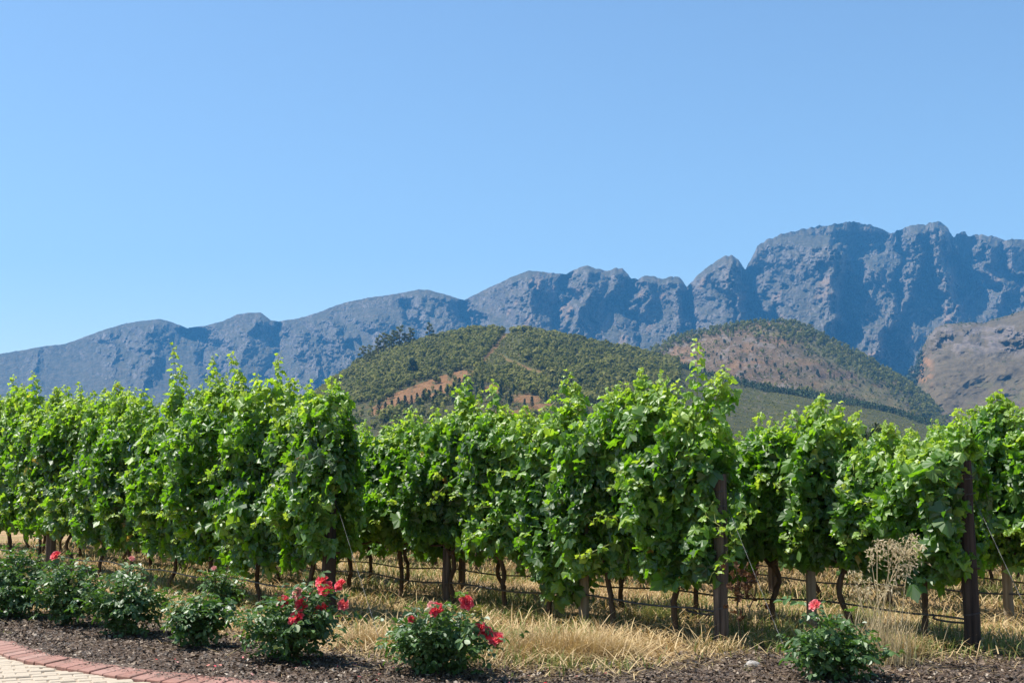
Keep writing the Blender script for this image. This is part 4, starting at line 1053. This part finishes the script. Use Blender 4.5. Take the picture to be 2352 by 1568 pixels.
# stray straw on the mulch
n = 2600; Xs = r.uniform(-6, 5.5, n); Ys = bed_edge(Xs) - np.abs(r.normal(size=n)) * .55; a = r.uniform(0, 6.28, n)
ok = Ys > np.interp(Xs, kc[:, 0], kc[:, 1]) + .05; Xs, Ys, a = Xs[ok], Ys[ok], a[ok]; n = len(Xs)
mb = MB(); blades(mb, np.stack([Xs, Ys, ground_h(Xs, Ys) + .02], -1), r.uniform(.06, .25, n), np.full(n, .0045), np.stack([np.cos(a), np.sin(a), 0 * a], -1), r.uniform(1.3, 1.6, n), r.uniform(.3, .7, n), r, .08)
tag(mb.build('loose_straw', M_GRASS), 'loose straw stalks scattered on the mulch', 'straw', kind='stuff')
def tuft(name, x, y, w_, h_, n, label, cat, tints, seed, flat=.5, mat=None):
    r = np.random.default_rng(seed); P0 = ground(x, y)
    q = unit(r.normal(size=(n, 2))) * (r.uniform(0, 1, n) ** .6)[:, None] * w_ / 2
    d = np.column_stack([q + r.normal(size=(n, 2)) * w_ * .22, np.zeros(n)])
    mb = MB(); blades(mb, np.column_stack([q[:, 0], q[:, 1] * .6, np.abs(r.normal(size=n)) * h_ * .22 * (1 - np.hypot(*q.T) / w_ * 1.6).clip(0.1)]), r.uniform(.5, 1.25, n) * h_, r.uniform(.003, .006, n), d, np.abs(r.normal(size=n)) * flat + .15, r.uniform(*tints, n), r, .7)
    o = mb.build(name, mat or M_GRASS, loc=[float(c) for c in P0])
    return tag(o, label, cat)
tuft('straw_heap', 1285, 1512, 1.25, .30, 3200, 'large golden heap of dry straw on the mulch right of the loose-bloomed rose bush', 'straw', (.25, .68), 1, .75)
tuft('straw_heap', 1420, 1508, .6, .18, 500, 'thin straw lying to the right of the large golden straw heap', 'straw', (.3, .68), 2, .9)
tuft('straw_heap', 845, 1487, .55, .22, 900, 'straw heap at the foot of the stay wire between two blooming rose bushes', 'straw', (.2, .62), 3, .8)
tuft('straw_heap', 1640, 1500, .55, .16, 420, 'pale straw at the foot of the brown end post', 'straw', (.35, .7), 4, .9)
tuft('straw_heap', 2030, 1510, .7, .25, 1100, 'reddish gold straw heap behind the rose bush on the right', 'straw', (.1, .5), 5, .6)
tuft('weed_clump', 1960, 1440, .5, .25, 500, 'green weed clump under the vines right of the pale line post', 'weed', (.78, 1), 6, .5)
tuft('weed_clump', 1500, 1425, .6, .22, 500, 'green weed clump between the grey line post and the brown end post', 'weed', (.76, 1), 7, .5)
tuft('weed_clump', 420, 1368, .6, .26, 500, 'grey green weed clump under the left vine row behind the roses', 'weed', (.72, .95), 8, .5)
tuft('weed_clump', 2120, 1462, .8, .22, 700, 'dark green weed clump left of the tall dark end post', 'weed', (.85, 1), 9, .5)
tuft('weed', 1310, 1549, .06, .16, 26, 'small upright green weed in front of the large straw heap', 'weed', (.8, 1), 10, .2)
tuft('weed', 1178, 1562, .07, .07, 20, 'tiny green weed on the mulch near the picture bottom', 'weed', (.8, 1), 11, .4)
tuft('weed', 128, 1533, .06, .05, 30, 'small grass tuft growing at the foot of the red kerb', 'weed', (.8, 1), 12, .6)
tuft('weed', 12, 1457, .10, .05, 30, 'small pale weed beside the kerb at the left edge', 'weed', (.75, .95), 13, .8)
tuft('weed', 1716, 1548, .05, .09, 14, 'small green weed left of the pale stone', 'weed', (.85, 1), 14, .3)
tuft('weed', 1744, 1530, .05, .09, 14, 'small green weed right of the pale stone', 'weed', (.85, 1), 15, .3)
# pale stone near the brown post
mb = MB(); r = np.random.default_rng(2); u_, v_ = np.meshgrid(np.linspace(0, 2 * np.pi, 14, endpoint=False), np.linspace(0.05, np.pi - .05, 8), indexing='ij')
R_ = .055 * (1 + .35 * (vnoise(np.cos(u_) * 2 + 5, np.cos(v_) * 2 + np.sin(u_), 4) - .5))
V = np.stack([R_ * np.cos(u_) * np.sin(v_) * 1.25, R_ * np.sin(u_) * np.sin(v_), R_ * np.cos(v_) * .8 + .03], -1).reshape(-1, 3)
ii, jj = np.meshgrid(np.arange(14), np.arange(7), indexing='ij'); f = np.stack([ii * 8 + jj, ((ii + 1) % 14) * 8 + jj, ((ii + 1) % 14) * 8 + jj + 1, ii * 8 + jj + 1], -1).reshape(-1, 4)
mb.add(V, [f, np.array([np.arange(14) * 8, np.arange(14)[::-1] * 8 + 7])])
tag(mb.build('stone', M_STONE, loc=[float(c) for c in ground(1728, 1537)]), 'pale grey stone lying on the mulch below the brown end post', 'stone')

# ------------------------------------------------------------------ rose bushes
lh = [(0, 0), (.26, .22), (.34, .5), (.2, .82)]
rr_ = np.array(lh + [(0, 1.0)] + [(-a, b) for a, b in lh[:0:-1]])
def rleaf(c, d): return np.column_stack([rr_, c * np.abs(rr_[:, 0]) * 1.2 - d * rr_[:, 1] ** 2])
RLEAF = np.array([rleaf(.35, .15), rleaf(.2, .35), rleaf(.5, .05), rleaf(-.25, .3)])
RLF = np.array([[0, 1, 2, 3], [0, 3, 4, 5], [0, 5, 6, 7]])
RLF = np.array([[0, 1, 2, 4], [2, 3, 4, 4]])
RLF3 = np.array([[0, 1, 2], [0, 2, 4], [2, 3, 4], [0, 4, 6], [4, 5, 6], [0, 6, 7]])
def petal_flower(size, r, fade=0.0, kind='open'):
    """layers of cupped petals round an upright axis"""
    mb = MB()
    layers = [(3, .16, 80, .55), (4, .26, 66, .62), (5, .36, 48, .74), (6, .44, 28, .86), (6, .50, 8, .9)] if kind == 'open' else [(3, .12, 84, .5), (3, .2, 78, .6)]
    for li, (np_, rad, el, ln) in enumerate(layers):
        for k in range(np_):
            a = 2 * np.pi * k / np_ + li * .7 + r.normal() * .12; e = math.radians(el + r.normal() * 6)
            uu, vv = np.meshgrid(np.linspace(-1, 1, 5), np.linspace(0, 1, 5), indexing='ij')
            wdt = .34 * ln * np.sin(np.clip(vv * .85 + .12, 0, 1) * np.pi) ** .6 * (1 + .15 * vv)
            rx = uu * wdt
            out = rad * .25 + ln * vv * math.cos(e) * .62 - .16 * ln * np.abs(uu) ** 2 * math.sin(e) + .12 * ln * vv ** 4
            zz = ln * vv * math.sin(e) * .55 + .10 * np.abs(uu) ** 2 * math.cos(e) - .08 * vv ** 4 + .03 * np.sin(uu * 4 + k)
            Vx = out * math.cos(a) - rx * math.sin(a); Vy = out * math.sin(a) + rx * math.cos(a)
            t = np.clip(.10 + .42 * vv ** 4 + fade + r.normal() * .06, 0, 1)  # paler petal rim, with whitish-pink highlights painted into the tint
            mb.add(np.stack([Vx, Vy, zz - .25], -1).reshape(-1, 3) * size, grid_faces(5, 5), tint=t.ravel())
    return mb.mesh('flower', M_PETAL, True)
M_PETAL = leaf_mat('rose_petal', [(0, (0.66, 0.02, 0.06)), (.3, (0.82, 0.06, 0.11)), (.6, (0.86, 0.30, 0.30)), (1, (0.85, 0.55, 0.45))], [(0, (0.85, 0.03, 0.05)), (.5, (0.95, 0.2, 0.17)), (1, (0.9, 0.5, 0.4))], rough=.5, trans=.42, spec=.35)
mb = MB(); mb.add(PETALS[0], PETALS[1], tint=np.repeat(np.random.default_rng(4).uniform(0, .9, PETALS[2]), 4))
tag(mb.build('fallen_petals', M_PETAL), 'red and pink petals fallen on the mulch under the roses', 'petals', kind='stuff')
def rose_bush(x, y, Hh, W, nl, flowers, label, seed, extra=()):
    r = np.random.default_rng(seed); P0 = ground(x, y)
    root = empty('rose_bush', label, 'rose bush', P0, 0, 'rose bushes along the mulch bed')
    sb = MB(); pos = []; nr = []; tp = []; sz = []; ti = []
    tips = []
    for k in range(15):
        a = k * 2.4 + r.normal() * .3; q = math.sqrt((k + .5) / 15)
        tips.append(np.array([math.cos(a) * q * W * .46, math.sin(a) * q * W * .42, Hh * (1 - .42 * q * q) * r.uniform(.66, 1.12)]))
    fl = []
    for f in flowers:
        fx, fy, fs, fade, kind = f
        dy = r.uniform(-.52, -.34) * W
        p = at(fx, fy, P0[1] + dy) - P0; fl.append((p, fs, fade, kind)); tips.append(p - [0, 0, .02])
    for e in extra: tips.append(at(e[0], e[1], P0[1] + .1) - P0)
    for ti_, t in enumerate(tips):
        b0 = np.array([r.normal() * .04, r.normal() * .04, -.02])
        mid = b0 * .4 + t * .6 + np.array([r.normal() * .03, r.normal() * .03, .04]); mid[:2] *= .8
        path = curve_pts([b0, mid, t], 10)
        sb.add(*tube(path, np.linspace(.008, .0028, 10), 5))
        m_ = int(nl * .8 / len(tips))
        u = r.uniform(.22, 1, m_) ** .8; i = np.clip((u * 9).astype(int), 0, 9)
        c = path[i] + r.normal(size=(m_, 3)) * np.array([.075, .075, .05]) * (W / .8)
        c[:, 2] = np.maximum(c[:, 2], .03)
        d = unit(c - np.array([0, 0, Hh * .35]) + r.normal(size=(m_, 3)) * .15)
        ax = unit(d * [1, 1, .3] + r.normal(size=(m_, 3)) * .4)        # leaf axis
        sd = unit(np.cross(ax, UP)); nn = unit(np.cross(sd, ax) + d * .5 + r.normal(size=(m_, 3)) * .35)
        s_ = .046 * np.exp(r.normal(size=m_) * .22)
        young = np.clip(r.normal(size=m_) * .16 + .3 + .45 * (u > .9) * (r.uniform(0, 1, m_) < .4), 0, .96)
        for off, sg, kk in ((1.0, 0, 1.1), (.55, 1, .95), (.55, -1, .95), (.1, 1, .75), (.1, -1, .75)):
            pos.append(c + ax * (s_ * off)[:, None] + sd * (s_ * .12 * sg)[:, None]); nr.append(nn + r.normal(size=(m_, 3)) * .2)
            tp.append(ax * (1 if sg == 0 else .45) + sd * sg * .9); sz.append(s_ * kk); ti.append(young)
    pos = np.concatenate(pos); nr = np.concatenate(nr); tp = np.concatenate(tp); sz = np.concatenate(sz); ti = np.concatenate(ti)
    child('stems', sb.mesh('stems', M_STEM, True), root)
    mb = MB(); V, Fa = scatter(RLEAF, RLF3, pos, nr, tp, sz, r.integers(0, 4, len(sz)))
    mb.add(V, Fa, tint=np.repeat(ti, 8)); child('leaves', mb.mesh('leaves', M_ROSE, False), root)
    for p, fs, fade, kind in fl:
        o = child('flower', petal_flower(fs * 1.02, r, fade, kind), root)
        o.location = [float(c) for c in p]
        d = Vector((r.normal() * .3 - .1, -0.85 + r.normal() * .2, .55)); o.rotation_euler = d.to_track_quat('Z', 'Y').to_euler()
    return root
O = 'open'
rose_bush(30, 1424, .74, 1.25, 1250, [], 'tall leafy rose bush without blooms at the left edge of the bed', 1, [(60, 1275)])
rose_bush(150, 1440, .70, .92, 900, [(124, 1273, .082, .05, O)], 'tall rose bush with a single red bloom, second from the left', 2, [(150, 1290)])
rose_bush(287, 1464, .60, .98, 900, [(303, 1281, .045, .45, O)], 'rounded rose bush with one tall thin flowering stem, third from the left', 3, [(290, 1300), (310, 1330)])
rose_bush(450, 1490, .54, .74, 700, [], 'small low rose bush without blooms standing by the black ground hose', 4)
rose_bush(515, 1418, .55, .55, 330, [(491, 1303, .045, .62, O), (462, 1318, .035, .5, 'bud')], 'sparse rose bush with faded pink blooms, standing behind the small low one', 5, [(560, 1385), (540, 1340)])
rose_bush(660, 1522, .60, .98, 1050, [(734, 1332, .088, .05, O), (747, 1347, .098, .0, O), (775, 1341, .086, .05, O), (648, 1377, .078, .1, O), (679, 1360, .078, .5, O), (690, 1383, .090, .0, O), (735, 1396, .096, .0, O), (676, 1416, .098, .0, O), (788, 1386, .074, .15, O), (711, 1362, .035, .3, 'bud'), (687, 1438, .022, .4, 'bud')],
          'rose bush with a crowd of large red blooms before the dark end post', 6, [(590, 1400), (760, 1450)])
rose_bush(1003, 1551, .50, .92, 950, [(999, 1397, .088, .0, O), (1073, 1381, .086, .0, O), (1099, 1440, .076, .08, O), (1118, 1450, .080, .0, O), (1139, 1463, .088, .08, O), (945, 1420, .045, .1, O), (988, 1387, .045, .5, O), (952, 1413, .03, .1, 'bud')],
          'rose bush with loose red blooms beside the large straw heap', 7, [(920, 1430), (930, 1460)])
rose_bush(1915, 1562, .44, .86, 760, [(1869, 1386, .070, .22, O)], 'low rose bush with one red and white bloom on the right side', 8, [(1855, 1470), (1975, 1480)])

# ------------------------------------------------------------------ wild oats, dead shoot, fallen leaves
def wild_oats(x, y, label, seed):
    r = np.random.default_rng(seed); P0 = ground(x, y); mb = MB()
    tops = [(2095, 1228, 1), (2080, 1262, 1), (2060, 1250, 1), (2045, 1235, .8), (2020, 1240, .8), (2002, 1260, .7), (1985, 1330, .5), (1960, 1310, .5), (2075, 1295, .8), (2100, 1250, 1), (2035, 1340, .6), (1975, 1350, .5)]
    for fx, fy, dn in tops:
        t = at(fx, fy, P0[1] + r.uniform(-.1, .1)) - P0; b0 = np.array([r.normal() * .08, r.normal() * .06, 0])
        path = curve_pts([b0, b0 * .6 + t * .45 + [-.03, 0, .10], b0 * .1 + t * .9 + [-.02, 0, .03], t], 16)
        mb.add(*tube(path, np.linspace(.0045, .0018, 16), 4), tint=.45)
        n = int(62 * dn)
        i = r.integers(9, 16, n); p = path[i] + np.stack([r.normal(size=n) * .045 + .02, r.normal(size=n) * .045, -np.abs(r.normal(size=n)) * .05 + .02], -1)
        d = unit(np.stack([r.normal(size=n) * .5 + .45, r.normal(size=n) * .4, -.75 + 0 * i], -1))
        OAT = np.array([[[-.17, 0.1, 0], [0, .5, .1], [.17, 0.1, 0], [0, .35, -.12], [0, 1, 0]]])
        V, Fa = scatter(OAT, np.array([[0, 1, 4], [1, 2, 4], [2, 3, 4], [3, 0, 4]]), p, unit(r.normal(size=(n, 3)) + [0, -1, .3]), d, r.uniform(.032, .052, n), np.zeros(n, int))
        mb.add(V, Fa, tint=np.repeat(r.uniform(.5, 1, n), 5))
        for a, c in zip(path[i][::2], p[::2]): mb.add(*tube([a, c], [.0008, .0006], 3, False), tint=.3)
    n = 300; a = r.uniform(0, 6.28, n)
    blades(mb, np.stack([r.normal(size=n) * .14, r.normal(size=n) * .1, 0 * a], -1), r.uniform(.2, .7, n), np.full(n, .004), np.stack([np.cos(a), np.sin(a), 0 * a], -1), np.abs(r.normal(size=n)) * .22, r.uniform(0, .6, n), r, .4)
    return tag(mb.build('wild_oat', M_OAT, loc=[float(c) for c in P0]), label, 'grass plant')
wild_oats(2030, 1532, 'tall dry wild oat with pale hanging seed heads before the right row', 5)
r = np.random.default_rng(19); P0 = ground(1712, 1500)
root = empty('dead_vine_shoot', 'dead brown vine shoot with withered leaves hanging right of the brown end post', 'dead shoot', P0)
mb = MB(); lf = []
for pts in ([(1708, 1502), (1700, 1450), (1693, 1400), (1694, 1340), (1690, 1296)], [(1694, 1390), (1700, 1350), (1712, 1300)], [(1722, 1395), (1735, 1360), (1738, 1310)]):
    q = curve_pts([at(a, b, P0[1]) - P0 for a, b in pts], 14); mb.add(*tube(q, np.linspace(.006, .003, 14), 5)); lf.append(q[4:])
child('stem', mb.mesh('stem', M_BARK, True), root)
lf = np.concatenate(lf); n = 48; p = lf[r.integers(0, len(lf), n)] + r.normal(size=(n, 3)) * .05
mb = MB(); foliage(mb, p, r.normal(size=(n, 3)) + [0, -.6, 0], r.normal(size=(n, 3)) * .5 - UP, r.uniform(.04, .07, n), r.uniform(0, 1, n), r)
child('leaves', mb.mesh('leaves', M_DEAD), root)
n = 240; t = r.uniform(.1, 3, n); kk = r.integers(2, 4, n)
p = np.array([row_pt(k, a, .02) for k, a in zip(kk, t)]) + np.stack([r.normal(size=n) * .2, r.normal(size=n) * .2, 0 * t], -1)
mb = MB(); foliage(mb, p, unit(r.normal(size=(n, 3)) * .5 + UP), r.normal(size=(n, 3)), r.uniform(.04, .08, n), r.uniform(.3, 1, n), r)
tag(mb.build('fallen_leaves', M_DEAD), 'withered brown leaves fallen under the vine rows', 'leaves', kind='stuff')

# ------------------------------------------------------------------ haze
mh, nt, b, out = new_mat('haze_air')
nt.nodes.remove(b)
pv = nt.nodes.new('ShaderNodeVolumePrincipled')
pv.inputs['Color'].default_value = (0.12, 0.48, 1.0, 1)
pv.inputs['Density'].default_value = 8.0e-5
pv.inputs['Anisotropy'].default_value = 0.0
nt.links.new(pv.outputs[0], out.inputs['Volume'])
mb = MB()
x0, x1, y0, y1, z0, z1 = -3500, 3500, -400, 6700, -90, 1230
V = np.array([(a, bb, c) for a in (x0, x1) for bb in (y0, y1) for c in (z0, z1)])
mb.add(V, np.array([[0, 1, 3, 2], [4, 6, 7, 5], [0, 4, 5, 1], [2, 3, 7, 6], [0, 2, 6, 4], [1, 5, 7, 3]]))
tag(mb.build('haze', mh), 'thin blue haze in the air', 'haze', kind='stuff')
